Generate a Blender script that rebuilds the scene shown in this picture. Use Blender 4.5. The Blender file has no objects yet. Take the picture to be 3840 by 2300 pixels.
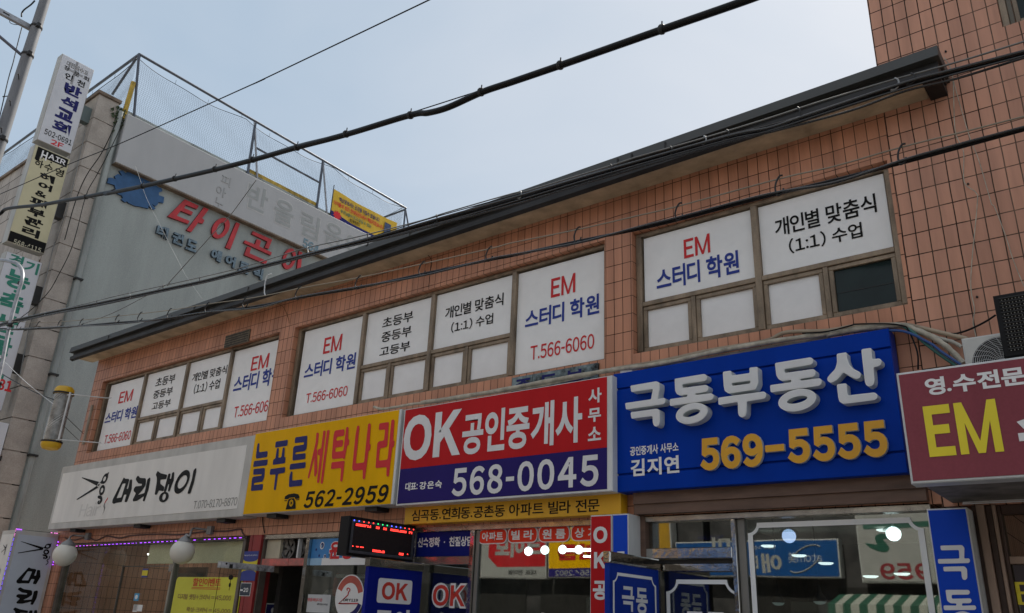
import bpy, math, random
from mathutils import Vector, Matrix
from mathutils.geometry import tessellate_polygon
random.seed(7)
SC = bpy.context.scene
COL = SC.collection

# ------------------------------------------------------------------ camera, sky, sun
F_PX, CX, CY = 3021.953, 1920.0, 1150.0          # survey of the photograph: focal length and centre in its own pixels
YAW, PIT, ROL = (math.radians(a) for a in (-38.90736791, 21.31199281, 2.56030225))
_f = Vector((math.sin(YAW)*math.cos(PIT), math.cos(YAW)*math.cos(PIT), math.sin(PIT)))
_r0 = Vector((math.cos(YAW), -math.sin(YAW), 0)); _u0 = _r0.cross(_f)
_r = _r0*math.cos(ROL) + _u0*math.sin(ROL); _u = _u0*math.cos(ROL) - _r0*math.sin(ROL)
EYE = Vector((0, -6.0, 1.6))
cam = bpy.data.cameras.new('camera'); cam.lens = F_PX/3840*36; cam.sensor_width = 36
cam.clip_start = 0.05; cam.clip_end = 2000
cam_o = bpy.data.objects.new('camera', cam); COL.objects.link(cam_o)
M = Matrix((( _r.x, _u.x, -_f.x, EYE.x), (_r.y, _u.y, -_f.y, EYE.y), (_r.z, _u.z, -_f.z, EYE.z), (0, 0, 0, 1)))
cam_o.matrix_world = M
SC.camera = cam_o

SUN_EL, SUN_AZ = math.radians(52), math.radians(-2)    # azimuth from +Y (behind the shops) towards +X
w = bpy.data.worlds.new('World'); SC.world = w; w.use_nodes = True
nt = w.node_tree; nt.nodes.clear()
def N(t, **k):
    n = nt.nodes.new(t)
    for a, b in k.items(): setattr(n, a, b)
    return n
out = N('ShaderNodeOutputWorld'); bg = N('ShaderNodeBackground'); bg.inputs['Strength'].default_value = 0.1
sky = N('ShaderNodeTexSky'); sky.sky_type = 'NISHITA'; sky.sun_disc = False
sky.sun_elevation = SUN_EL; sky.sun_rotation = SUN_AZ; sky.air_density = 1.0; sky.dust_density = 2.5; sky.ozone_density = 1.5
tc = N('ShaderNodeTexCoord'); mp = N('ShaderNodeMapping'); mp.inputs['Scale'].default_value = (1.0, 1.0, 2.2)
mp.inputs['Rotation'].default_value = (0.2, 0.1, 0.8)
no = N('ShaderNodeTexNoise'); no.inputs['Scale'].default_value = 1.7; no.inputs['Detail'].default_value = 5; no.inputs['Roughness'].default_value = 0.5
no.inputs['Distortion'].default_value = 0.4
rp = N('ShaderNodeMapRange'); rp.inputs['From Min'].default_value = 0.36; rp.inputs['From Max'].default_value = 0.66
rp.inputs['To Min'].default_value = -0.24; rp.inputs['To Max'].default_value = 0.22
sep = N('ShaderNodeSeparateXYZ')
gx = N('ShaderNodeMapRange'); gx.inputs['From Min'].default_value = -0.86; gx.inputs['From Max'].default_value = -0.32
gx.inputs['To Min'].default_value = 0.04; gx.inputs['To Max'].default_value = 0.92
ads = N('ShaderNodeMath', operation='ADD', use_clamp=True)
cl = N('ShaderNodeMix', data_type='RGBA'); cl.inputs[6].default_value = (3.05, 3.95, 4.95, 1); cl.inputs[7].default_value = (5.05, 5.4, 5.9, 1)
mx = N('ShaderNodeMix', data_type='RGBA'); mx.inputs[0].default_value = 0.92
L = nt.links.new
L(tc.outputs['Generated'], mp.inputs['Vector']); L(mp.outputs[0], no.inputs['Vector']); L(no.outputs['Fac'], rp.inputs['Value'])
L(tc.outputs['Generated'], sep.inputs[0]); L(sep.outputs['X'], gx.inputs['Value']); L(gx.outputs[0], ads.inputs[0]); L(rp.outputs[0], ads.inputs[1]); L(ads.outputs[0], cl.inputs[0])
L(sky.outputs[0], mx.inputs[6]); L(cl.outputs[2], mx.inputs[7])
L(mx.outputs[2], bg.inputs['Color']); L(bg.outputs[0], out.inputs['Surface'])

sun = bpy.data.lights.new('sun', 'SUN'); sun.energy = 5.0; sun.angle = math.radians(1.0); sun.color = (1.0, 0.93, 0.84)
sun_o = bpy.data.objects.new('sun', sun); COL.objects.link(sun_o)
sd = Vector((math.sin(SUN_AZ)*math.cos(SUN_EL), math.cos(SUN_AZ)*math.cos(SUN_EL), math.sin(SUN_EL)))
sun_o.rotation_euler = sd.to_track_quat('Z', 'Y').to_euler(); sun_o.location = (0, 0, 30)
SC.view_settings.view_transform = 'Standard'; SC.view_settings.look = 'None'
SC.view_settings.exposure = 0.45; SC.view_settings.gamma = 1.0

# ------------------------------------------------------------------ survey helpers
_K = 960/1860; _K2 = 640/1237
REG = {'V': (0, 0, 3840/2478), 'R1': (0, 0, _K), 'R2': (960, 0, _K), 'R3': (1920, 0, _K), 'R4': (2880, 0, _K),
       'R5': (0, 766, _K), 'R6': (960, 766, _K), 'R7': (1920, 766, _K), 'R8': (2880, 766, _K),
       'S1': (0, 1532, _K2), 'S2': (640, 1532, _K2), 'S3': (1280, 1532, _K2), 'S4': (1920, 1532, _K2), 'S5': (2560, 1532, _K2), 'S6': (3200, 1532, _K2),
       'N1': (260, 1740, .20178), 'N2': (920, 1560, .24936), 'N3': (2320, 1290, .22910), 'N4': (2800, 1290, .24213), 'N5': (380, 620, .26954), 'N6': (740, 740, .21561),
       'L1': (800, 1900, .26954), 'L2': (1300, 1900, .26954), 'L3': (1760, 1880, .28302), 'L4': (2280, 1880, .28302), 'L5': (2800, 1880, .28302), 'L6': (3340, 1780, .35039), 'L7': (60, 1960, .24213),
       'B1': (0, 150, .50526), 'B2': (0, 900, .50526), 'B3': (900, 600, .26950), 'B4': (3100, 1150, .30328), 'B5': (400, 560, .33898), 'P1': (0, 0, .21563), 'O': (0, 0, 1)}
def ray(reg, x, y):
    a, b, k = REG[reg]; x = a + x*k; y = b + y*k
    return _r*((x-CX)/F_PX) - _u*((y-CY)/F_PX) + _f
class Frame:
    """a plane in the place: origin o, right u, up v, outward normal n"""
    def __init__(s, o, u, v):
        s.o = Vector(o); s.u = Vector(u); s.v = Vector(v); s.n = s.u.cross(s.v)
    def P(s, a, b, off=0.0): return s.o + s.u*a + s.v*b + s.n*off
    def q(s, reg, x, y):
        d = ray(reg, x, y); t = (s.o-EYE).dot(s.n)/d.dot(s.n); p = EYE + d*t - s.o
        return (p.dot(s.u), p.dot(s.v))
    def up(s, off): return Frame(s.o + s.n*off, s.u, s.v)
def FY(y): return Frame((0, y, 0), (1, 0, 0), (0, 0, 1))
def FX(x): return Frame((x, 0, 0), (0, 1, 0), (0, 0, 1))
def OPP(y): return Frame((0, y, 0), (-1, 0, 0), (0, 0, 1))
def pt(reg, x, y, Y=None, X=None):
    F = FY(Y) if Y is not None else FX(X)
    a, b = F.q(reg, x, y)
    return F.P(a, b)

# ------------------------------------------------------------------ materials
MATS = {}
def srgb(h):
    if isinstance(h, str):
        c = [int(h[i:i+2], 16)/255 for i in (0, 2, 4)]
        return tuple(v/12.92 if v <= .04045 else ((v+.055)/1.055)**2.4 for v in c)
    return h
def mat(name, col, rough=.5, metal=0.0, var=.10, scale=3.0, bump=0.0, spec=.5, emit=None, streak=0.0, fine=0.0, dirt=None):
    if name in MATS: return MATS[name]
    m = bpy.data.materials.new(name); m.use_nodes = True; t = m.node_tree; b = t.nodes['Principled BSDF']
    c = srgb(col)
    b.inputs['Roughness'].default_value = rough; b.inputs['Metallic'].default_value = metal
    b.inputs['Specular IOR Level'].default_value = spec
    g = t.nodes.new('ShaderNodeNewGeometry'); l = t.links.new
    n = t.nodes.new('ShaderNodeTexNoise'); n.inputs['Scale'].default_value = scale; n.inputs['Detail'].default_value = 6; n.inputs['Roughness'].default_value = .6
    vec = g.outputs['Position']
    if streak:
        mp_ = t.nodes.new('ShaderNodeMapping'); mp_.inputs['Scale'].default_value = (1, 1, 1/streak); l(vec, mp_.inputs['Vector']); l(mp_.outputs[0], n.inputs['Vector'])
    else: l(vec, n.inputs['Vector'])
    mr = t.nodes.new('ShaderNodeMapRange'); mr.inputs['From Min'].default_value = .3; mr.inputs['From Max'].default_value = .7
    l(n.outputs['Fac'], mr.inputs['Value'])
    mixc = t.nodes.new('ShaderNodeMix'); mixc.data_type = 'RGBA'
    d = dirt if dirt else tuple(v*(1-2*var) for v in c)
    mixc.inputs[6].default_value = (*d, 1) if dirt else (*d, 1); mixc.inputs[7].default_value = (*[min(1, v*(1+.35*var)) for v in c], 1)
    l(mr.outputs[0], mixc.inputs[0])
    colout = mixc.outputs[2]
    if fine:
        n2 = t.nodes.new('ShaderNodeTexNoise'); n2.inputs['Scale'].default_value = 60; n2.inputs['Detail'].default_value = 3; l(g.outputs['Position'], n2.inputs['Vector'])
        m2 = t.nodes.new('ShaderNodeMix'); m2.data_type = 'RGBA'; m2.blend_type = 'MULTIPLY'; m2.inputs[0].default_value = fine
        l(colout, m2.inputs[6]); l(n2.outputs['Color'], m2.inputs[7])
        bw = t.nodes.new('ShaderNodeMapRange'); bw.inputs['From Min'].default_value = .3; bw.inputs['From Max'].default_value = .7; bw.inputs['To Min'].default_value = .6; bw.inputs['To Max'].default_value = 1.15
        l(n2.outputs['Fac'], bw.inputs['Value']); l(bw.outputs[0], m2.inputs[7]); colout = m2.outputs[2]
    l(colout, b.inputs['Base Color'])
    rr = t.nodes.new('ShaderNodeMapRange'); rr.inputs['To Min'].default_value = min(1, rough*1.25); rr.inputs['To Max'].default_value = rough*.8
    l(n.outputs['Fac'], rr.inputs['Value']); l(rr.outputs[0], b.inputs['Roughness'])
    if bump:
        bp = t.nodes.new('ShaderNodeBump'); bp.inputs['Strength'].default_value = bump; bp.inputs['Distance'].default_value = .02
        l(n.outputs['Fac'], bp.inputs['Height']); l(bp.outputs[0], b.inputs['Normal'])
    if emit:
        b.inputs['Emission Color'].default_value = (*srgb(emit[0]), 1); b.inputs['Emission Strength'].default_value = emit[1]
    MATS[name] = m; return m

def tile_mat(name, c1, c2, mortar, bw, bh, ms, offset=(0, 0, 0), stagger=0.0, rough=.4, bump=.6, noise=.3, mdark=True, spec=.5):
    if name in MATS: return MATS[name]
    m = bpy.data.materials.new(name); m.use_nodes = True; t = m.node_tree; b = t.nodes['Principled BSDF']; l = t.links.new
    g = t.nodes.new('ShaderNodeNewGeometry')
    ad = t.nodes.new('ShaderNodeVectorMath'); ad.operation = 'ADD'; ad.inputs[1].default_value = offset
    l(g.outputs['Position'], ad.inputs[0])
    sp = t.nodes.new('ShaderNodeSeparateXYZ'); l(ad.outputs[0], sp.inputs[0])
    sn = t.nodes.new('ShaderNodeSeparateXYZ'); l(g.outputs['True Normal'], sn.inputs[0])
    def ab(sock):
        a = t.nodes.new('ShaderNodeMath'); a.operation = 'ABSOLUTE'; l(sock, a.inputs[0])
        c = t.nodes.new('ShaderNodeMath'); c.operation = 'GREATER_THAN'; c.inputs[1].default_value = .6; l(a.outputs[0], c.inputs[0]); return c.outputs[0]
    fx = ab(sn.outputs['X']); fz = ab(sn.outputs['Z'])
    mu = t.nodes.new('ShaderNodeMix'); l(fx, mu.inputs[0]); l(sp.outputs['X'], mu.inputs[2]); l(sp.outputs['Y'], mu.inputs[3])
    mv = t.nodes.new('ShaderNodeMix'); l(fz, mv.inputs[0]); l(sp.outputs['Z'], mv.inputs[2]); l(sp.outputs['Y'], mv.inputs[3])
    # slight unevenness of the courses
    wob = t.nodes.new('ShaderNodeTexNoise'); wob.inputs['Scale'].default_value = 2.5; l(g.outputs['Position'], wob.inputs['Vector'])
    cb = t.nodes.new('ShaderNodeCombineXYZ'); l(mu.outputs[0], cb.inputs[0]); l(mv.outputs[0], cb.inputs[1])
    wv = t.nodes.new('ShaderNodeVectorMath'); wv.operation = 'MULTIPLY_ADD'; wv.inputs[1].default_value = (.012, .012, 0); l(wob.outputs['Color'], wv.inputs[0]); l(cb.outputs[0], wv.inputs[2])
    br = t.nodes.new('ShaderNodeTexBrick'); br.offset = stagger; br.inputs['Scale'].default_value = 1
    br.inputs['Brick Width'].default_value = bw; br.inputs['Row Height'].default_value = bh
    br.inputs['Mortar Size'].default_value = ms; br.inputs['Mortar Smooth'].default_value = .3; br.inputs['Bias'].default_value = 0
    br.inputs['Color1'].default_value = (*srgb(c1), 1); br.inputs['Color2'].default_value = (*srgb(c2), 1)
    l(wv.outputs[0], br.inputs['Vector'])
    nn = t.nodes.new('ShaderNodeTexNoise'); nn.inputs['Scale'].default_value = 1.3; nn.inputs['Detail'].default_value = 6; l(g.outputs['Position'], nn.inputs['Vector'])
    mor = t.nodes.new('ShaderNodeMix'); mor.data_type = 'RGBA'; mc = srgb(mortar)
    mor.inputs[6].default_value = (*[v*.25 for v in mc], 1); mor.inputs[7].default_value = (*mc, 1)
    mn = t.nodes.new('ShaderNodeMapRange'); mn.inputs['From Min'].default_value = .4; mn.inputs['From Max'].default_value = .62; l(nn.outputs['Fac'], mn.inputs['Value']); l(mn.outputs[0], mor.inputs[0])
    mb = t.nodes.new('ShaderNodeMapping'); mb.inputs['Scale'].default_value = (4.2, 4.2, .25); l(g.outputs['Position'], mb.inputs['Vector'])
    bn_ = t.nodes.new('ShaderNodeTexNoise'); bn_.inputs['Scale'].default_value = 1.0; bn_.inputs['Detail'].default_value = 2; l(mb.outputs[0], bn_.inputs['Vector'])
    bm = t.nodes.new('ShaderNodeMapRange'); bm.inputs['From Min'].default_value = .42; bm.inputs['From Max'].default_value = .55; bm.inputs['To Min'].default_value = .22; bm.inputs['To Max'].default_value = 1.0; l(bn_.outputs['Fac'], bm.inputs['Value'])
    mm_ = t.nodes.new('ShaderNodeMix'); mm_.data_type = 'RGBA'; mm_.blend_type = 'MULTIPLY'; mm_.inputs[0].default_value = 1; l(mor.outputs[2], mm_.inputs[6]); l(bm.outputs[0], mm_.inputs[7])
    l(mm_.outputs[2], br.inputs['Mortar'])
    # soot and rain streaks, stretched downwards
    ms_ = t.nodes.new('ShaderNodeMapping'); ms_.inputs['Scale'].default_value = (5, 5, .45); l(g.outputs['Position'], ms_.inputs['Vector'])
    st = t.nodes.new('ShaderNodeTexNoise'); st.inputs['Scale'].default_value = 1.0; st.inputs['Detail'].default_value = 7; st.inputs['Roughness'].default_value = .65; l(ms_.outputs[0], st.inputs['Vector'])
    sr = t.nodes.new('ShaderNodeMapRange'); sr.inputs['From Min'].default_value = .32; sr.inputs['From Max'].default_value = .62
    sr.inputs['To Min'].default_value = 1-noise; sr.inputs['To Max'].default_value = 1.04; l(st.outputs['Fac'], sr.inputs['Value'])
    mm = t.nodes.new('ShaderNodeMix'); mm.data_type = 'RGBA'; mm.blend_type = 'MULTIPLY'; mm.inputs[0].default_value = 1; l(br.outputs['Color'], mm.inputs[6]); l(sr.outputs[0], mm.inputs[7])
    l(mm.outputs[2], b.inputs['Base Color'])
    rm = t.nodes.new('ShaderNodeMapRange'); rm.inputs['To Min'].default_value = rough; rm.inputs['To Max'].default_value = .9; l(br.outputs['Fac'], rm.inputs['Value']); l(rm.outputs[0], b.inputs['Roughness'])
    b.inputs['Specular IOR Level'].default_value = spec
    inv = t.nodes.new('ShaderNodeMath'); inv.operation = 'MULTIPLY_ADD'; inv.inputs[1].default_value = -1; inv.inputs[2].default_value = 1; l(br.outputs['Fac'], inv.inputs[0])
    ad2 = t.nodes.new('ShaderNodeMath'); ad2.operation = 'MULTIPLY_ADD'; ad2.inputs[1].default_value = .25; l(nn.outputs['Fac'], ad2.inputs[0]); l(inv.outputs[0], ad2.inputs[2])
    bp = t.nodes.new('ShaderNodeBump'); bp.inputs['Strength'].default_value = bump; bp.inputs['Distance'].default_value = .006
    l(ad2.outputs[0], bp.inputs['Height']); l(bp.outputs[0], b.inputs['Normal'])
    MATS[name] = m; return m

def glass_mat(name, tint=(.80, .86, .84), refl=.26, rough=.015, fres=.3):
    if name in MATS: return MATS[name]
    m = bpy.data.materials.new(name); m.use_nodes = True; t = m.node_tree; t.nodes.clear(); l = t.links.new
    o = t.nodes.new('ShaderNodeOutputMaterial'); tr = t.nodes.new('ShaderNodeBsdfTransparent'); tr.inputs[0].default_value = (*tint, 1)
    gl = t.nodes.new('ShaderNodeBsdfGlossy'); gl.inputs['Roughness'].default_value = rough; gl.inputs['Color'].default_value = (.95, .98, .97, 1)
    g = t.nodes.new('ShaderNodeNewGeometry'); n = t.nodes.new('ShaderNodeTexNoise'); n.inputs['Scale'].default_value = .9; l(g.outputs['Position'], n.inputs['Vector'])
    bp = t.nodes.new('ShaderNodeBump'); bp.inputs['Strength'].default_value = .05; bp.inputs['Distance'].default_value = .02; l(n.outputs['Fac'], bp.inputs['Height']); l(bp.outputs[0], gl.inputs['Normal'])
    fr = t.nodes.new('ShaderNodeLayerWeight'); fr.inputs['Blend'].default_value = .25
    ma = t.nodes.new('ShaderNodeMath'); ma.operation = 'MULTIPLY_ADD'; ma.inputs[1].default_value = fres; ma.inputs[2].default_value = refl; ma.use_clamp = True
    l(fr.outputs['Fresnel'], ma.inputs[0])
    mi = t.nodes.new('ShaderNodeMixShader'); l(ma.outputs[0], mi.inputs[0]); l(tr.outputs[0], mi.inputs[1]); l(gl.outputs[0], mi.inputs[2]); l(mi.outputs[0], o.inputs['Surface'])
    MATS[name] = m; return m

# ------------------------------------------------------------------ mesh building
def tri2d(loops):
    vs = [p for lp in loops for p in lp]
    fs = tessellate_polygon([[Vector((p[0], p[1], 0)) for p in lp] for lp in loops])
    outf = []
    for f in fs:
        a, b, c = (vs[i] for i in f)
        ar = (b[0]-a[0])*(c[1]-a[1]) - (b[1]-a[1])*(c[0]-a[0])
        if abs(ar) < 1e-12: continue
        outf.append(tuple(f) if ar > 0 else (f[0], f[2], f[1]))
    return vs, outf
def rounded(pts, r, seg=4):
    res = []; n = len(pts)
    for i in range(n):
        p = Vector(pts[i]); a = Vector(pts[i-1])-p; b = Vector(pts[(i+1) % n])-p
        la, lb = a.length, b.length
        if la < 1e-9 or lb < 1e-9: continue
        d = min(r, la*.45, lb*.45)
        if a.normalized().dot(b.normalized()) < -.985: res.append(tuple(p)); continue
        s = p + a/la*d; e = p + b/lb*d
        for k in range(seg+1):
            u = k/seg; res.append(tuple(s*(1-u)**2 + p*2*u*(1-u) + e*u*u))
    return res
def ellipse(c, a, b, n=36):
    return [(c[0]+a[0]*math.cos(t)+b[0]*math.sin(t), c[1]+a[1]*math.cos(t)+b[1]*math.sin(t)) for t in (2*math.pi*i/n for i in range(n))]
_fc = bpy.data.curves.new('letters', 'FONT'); _fo = bpy.data.objects.new('letters', _fc); COL.objects.link(_fo)
_fcache = {}
def _raw(s, bold):
    _fc.body = s; _fc.offset = bold; _fc.resolution_u = 4
    dg = bpy.context.evaluated_depsgraph_get(); dg.update()
    me = bpy.data.meshes.new_from_object(_fo.evaluated_get(dg))
    vs = [(v.co.x, v.co.y) for v in me.vertices]; fs = []
    for p in me.polygons:
        f = list(p.vertices)
        ar = sum(vs[f[i]][0]*vs[f[(i+1) % len(f)]][1] - vs[f[(i+1) % len(f)]][0]*vs[f[i]][1] for i in range(len(f)))
        fs.append(tuple(f) if ar > 0 else tuple(reversed(f)))
    bpy.data.meshes.remove(me); return vs, fs
HAND = {}
def _stroke_glyph(polys):
    vs = []; fs = []
    for lp in polys:
        v, f = tri2d([lp]); o = len(vs); vs += v; fs += [tuple(i+o for i in t) for t in f]
    return vs, fs
def glyph(ch, bold):
    """one character as a flat mesh; Latin letters come from the wide sans set, E, M and K are drawn so they stay crisp when heavy"""
    k = (ch, bold)
    if k not in _fcache:
        w_ = .095+bold*1.6
        if ch == 'M': _fcache[k] = _stroke_glyph([[(.02, 0), (.02+w_, 0), (.02+w_, .73), (.02, .73)], [(.72-w_, 0), (.72, 0), (.72, .73), (.72-w_, .73)], [(.02+w_, .73), (.02+w_, .73-w_*2.1), (.37-w_*.42, .0), (.37, 0), (.37, w_*1.2)], [(.72-w_, .73), (.37, w_*1.2), (.37, 0), (.37+w_*.42, 0), (.72-w_, .73-w_*2.1)]])
        elif ch == 'E': _fcache[k] = _stroke_glyph([[(.02, 0), (.02+w_, 0), (.02+w_, .73), (.02, .73)], [(.02+w_, 0), (.48, 0), (.48, w_*.92), (.02+w_, w_*.92)], [(.02+w_, .73-w_*.92), (.48, .73-w_*.92), (.48, .73), (.02+w_, .73)], [(.02+w_, .375-w_*.42), (.43, .375-w_*.42), (.43, .375+w_*.5), (.02+w_, .375+w_*.5)]])
        elif ch == '-': _fcache[k] = _stroke_glyph([[(.03, .27), (.34, .27), (.34, .36+bold), (.03, .36+bold)]])
        elif ch in '.:' : r_ = .062+bold*.8; pts = lambda cy: [(.07+r_*math.cos(t), cy+r_*math.sin(t)) for t in (2*math.pi*i/14 for i in range(14))]; _fcache[k] = _stroke_glyph([pts(r_)] + ([pts(.5)] if ch == ':' else []))
        else: _fcache[k] = _raw(chr(ord(ch)+0xFEE0) if 33 <= ord(ch) <= 126 else ch, bold)
    return _fcache[k]
def font2d(s, bold=0.0, space=1.0):
    k = ('str', s, bold, space)
    if k not in _fcache:
        vs = []; fs = []; x = 0.0
        for ch in s:
            if ch == ' ': x += .28*space; continue
            v, f = glyph(ch, bold)
            x0 = min(p[0] for p in v); x1 = max(p[0] for p in v)
            latin = ord(ch) < 127; gap = .075 if latin else .06
            o = len(vs)
            adv = (x1-x0) if latin else max(x1-x0, .78); sh = (adv-(x1-x0))/2
            vs += [(p[0]-x0+x+sh, p[1]) for p in v]; fs += [tuple(i+o for i in t) for t in f]
            x += adv + gap*(1+(space-1)*6)
        _fcache[k] = (vs, fs)
    return _fcache[k]
def fit(vs, box, shear=0.0):
    x0 = min(v[0] for v in vs); x1 = max(v[0] for v in vs); y0 = min(v[1] for v in vs); y1 = max(v[1] for v in vs)
    if shear: vs = [(v[0]+shear*(v[1]-y0), v[1]) for v in vs]; x0 = min(v[0] for v in vs); x1 = max(v[0] for v in vs)
    a0, b0, a1, b1 = box; sx = (a1-a0)/max(x1-x0, 1e-6); sy = (b1-b0)/max(y1-y0, 1e-6)
    return [(a0+(v[0]-x0)*sx, b0+(v[1]-y0)*sy) for v in vs]

ROOT_LOC = {}
class G:
    def __init__(s): s.v = []; s.f = []; s.m = []; s.sm = []; s.mats = []
    def mi(s, m):
        if m not in s.mats: s.mats.append(m)
        return s.mats.index(m)
    def add(s, vs, fs, m, smooth=False):
        o = len(s.v); s.v += [tuple(p) for p in vs]; k = s.mi(m)
        for f in fs: s.f.append(tuple(i+o for i in f)); s.m.append(k); s.sm.append(smooth)
        return s
    def box(s, x0, x1, y0, y1, z0, z1, m):
        if x0 > x1: x0, x1 = x1, x0
        if y0 > y1: y0, y1 = y1, y0
        if z0 > z1: z0, z1 = z1, z0
        vs = [(x, y, z) for z in (z0, z1) for y in (y0, y1) for x in (x0, x1)]
        return s.add(vs, [(0, 2, 3, 1), (4, 5, 7, 6), (0, 1, 5, 4), (2, 6, 7, 3), (0, 4, 6, 2), (1, 3, 7, 5)], m)
    def slab(s, F, u0, v0, u1, v1, o0, o1, m, ch=0.0):
        if u0 > u1: u0, u1 = u1, u0
        if v0 > v1: v0, v1 = v1, v0
        c = ch; back = [F.P(*p, o0) for p in ((u0, v0), (u1, v0), (u1, v1), (u0, v1))]
        mid = [F.P(*p, o1-c) for p in ((u0, v0), (u1, v0), (u1, v1), (u0, v1))]
        fr = [F.P(*p, o1) for p in ((u0+c, v0+c), (u1-c, v0+c), (u1-c, v1-c), (u0+c, v1-c))]
        if c <= 0:
            vs = back+mid; fs = [(4, 5, 6, 7), (3, 2, 1, 0)] + [(i, (i+1) % 4, 4+(i+1) % 4, 4+i) for i in range(4)]
        else:
            vs = back+mid+fr; fs = [(8, 9, 10, 11), (3, 2, 1, 0)] + [(i, (i+1) % 4, 4+(i+1) % 4, 4+i) for i in range(4)] + [(4+i, 4+(i+1) % 4, 8+(i+1) % 4, 8+i) for i in range(4)]
        return s.add(vs, fs, m)
    def flat(s, F, vs, fs, m, off=0.003): return s.add([F.P(a, b, off) for a, b in vs], fs, m)
    def solid(s, F, vs, fs, o0, o1, m, side=None):
        n = len(vs); s.add([F.P(a, b, o1) for a, b in vs], fs, m)
        ed = {}
        for f in fs:
            for i in range(len(f)):
                a, b = f[i], f[(i+1) % len(f)]
                if (b, a) in ed: del ed[(b, a)]
                else: ed[(a, b)] = 1
        vv = [F.P(a, b, o0) for a, b in vs] + [F.P(a, b, o1) for a, b in vs]
        s.add(vv, [(a, b, b+n, a+n) for a, b in ed] + [tuple(reversed(f)) for f in fs], side or m); return s
    def poly(s, F, loops, m, off=.003, o0=None, side=None):
        vs, fs = tri2d(loops)
        return s.flat(F, vs, fs, m, off) if o0 is None else s.solid(F, vs, fs, o0, off, m, side)
    def text(s, F, st, m, box, bold=0.0, off=.003, o0=None, side=None, shear=0.0, space=1.0):
        vs, fs = font2d(st, bold, space); vs = fit(vs, box, shear)
        return s.flat(F, vs, fs, m, off) if o0 is None else s.solid(F, vs, fs, o0, off, m, side)
    def tube(s, pts, r, m, n=8, cap=True):
        pts = [Vector(p) for p in pts]; rs = r if isinstance(r, (list, tuple)) else [r]*len(pts)
        vs = []; fs = []; up = Vector((.13, .21, .97))
        for i, p in enumerate(pts):
            d = (pts[min(i+1, len(pts)-1)] - pts[max(i-1, 0)]).normalized()
            a = d.cross(up)
            if a.length < .05: a = d.cross(Vector((1, 0, 0)))
            a.normalize(); b = a.cross(d)
            for k in range(n):
                t = 2*math.pi*k/n; vs.append(p + (a*math.cos(t) + b*math.sin(t))*rs[i])
        for i in range(len(pts)-1):
            for k in range(n): fs.append((i*n+k, i*n+(k+1) % n, (i+1)*n+(k+1) % n, (i+1)*n+k))
        s.add(vs, fs, m, n > 4)
        if cap: s.add(vs[:n], [tuple(range(n))], m); s.add(vs[-n:], [tuple(reversed(range(n)))], m)
        return s
    def lathe(s, c, prof, m, n=28, axis=(0, 0, 1)):
        ax = Vector(axis).normalized(); a = ax.cross(Vector((.3, .9, .2))).normalized(); b = ax.cross(a); c = Vector(c); vs = []; fs = []
        for r, h in prof:
            for k in range(n): t = 2*math.pi*k/n; vs.append(c + ax*h + (a*math.cos(t)+b*math.sin(t))*r)
        for i in range(len(prof)-1):
            for k in range(n): fs.append((i*n+k, i*n+(k+1) % n, (i+1)*n+(k+1) % n, (i+1)*n+k))
        return s.add(vs, fs, m, True)
    def ball(s, c, r, m, n=24):
        return s.lathe(c, [(max(1e-4, r*math.sin(math.pi*i/14)), -r*math.cos(math.pi*i/14)) for i in range(15)], m, n)
    def put(s, name, parent=None, label=None, cat=None, group=None, kind=None, loc=None):
        if parent is not None: base = ROOT_LOC[parent.name]
        elif loc is not None: base = Vector(loc)
        else:
            xs = [p[0] for p in s.v]; ys = [p[1] for p in s.v]; zs = [p[2] for p in s.v]
            base = Vector(((min(xs)+max(xs))/2, (min(ys)+max(ys))/2, min(zs)))
        me = bpy.data.meshes.new(name); me.from_pydata([(p[0]-base.x, p[1]-base.y, p[2]-base.z) for p in s.v], [], s.f)
        for m in s.mats: me.materials.append(m)
        me.polygons.foreach_set('material_index', s.m); me.polygons.foreach_set('use_smooth', s.sm); me.update()
        o = bpy.data.objects.new(name, me); COL.objects.link(o)
        if parent is not None: o.parent = parent
        else: o.location = base
        ROOT_LOC[o.name] = base
        tag(o, label, cat, group, kind); return o
def tag(o, label=None, cat=None, group=None, kind=None):
    if label: o['label'] = label
    if cat: o['category'] = cat
    if group: o['group'] = group
    if kind: o['kind'] = kind
def thing(name, loc, label, cat, group=None, kind=None):
    o = bpy.data.objects.new(name, None); o.empty_display_size = .1; COL.objects.link(o); o.location = loc
    ROOT_LOC[o.name] = Vector(loc); tag(o, label, cat, group, kind); return o
def bx(F, tl, br):
    """box on plane F from two surveyed corners (region,x,y)"""
    a = F.q(*tl); b = F.q(*br); return (a[0], b[1], b[0], a[1])
def smooth(pts, k=6):
    P = [Vector(p) for p in pts]; res = []
    for i in range(len(P)-1):
        p0 = P[max(i-1, 0)]; p1 = P[i]; p2 = P[i+1]; p3 = P[min(i+2, len(P)-1)]
        for j in range(k):
            t = j/k; res.append(.5*((2*p1)+(p2-p0)*t+(2*p0-5*p1+4*p2-p3)*t*t+(3*p1-p0-3*p2+p3)*t**3))
    res.append(P[-1]); return res
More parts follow.
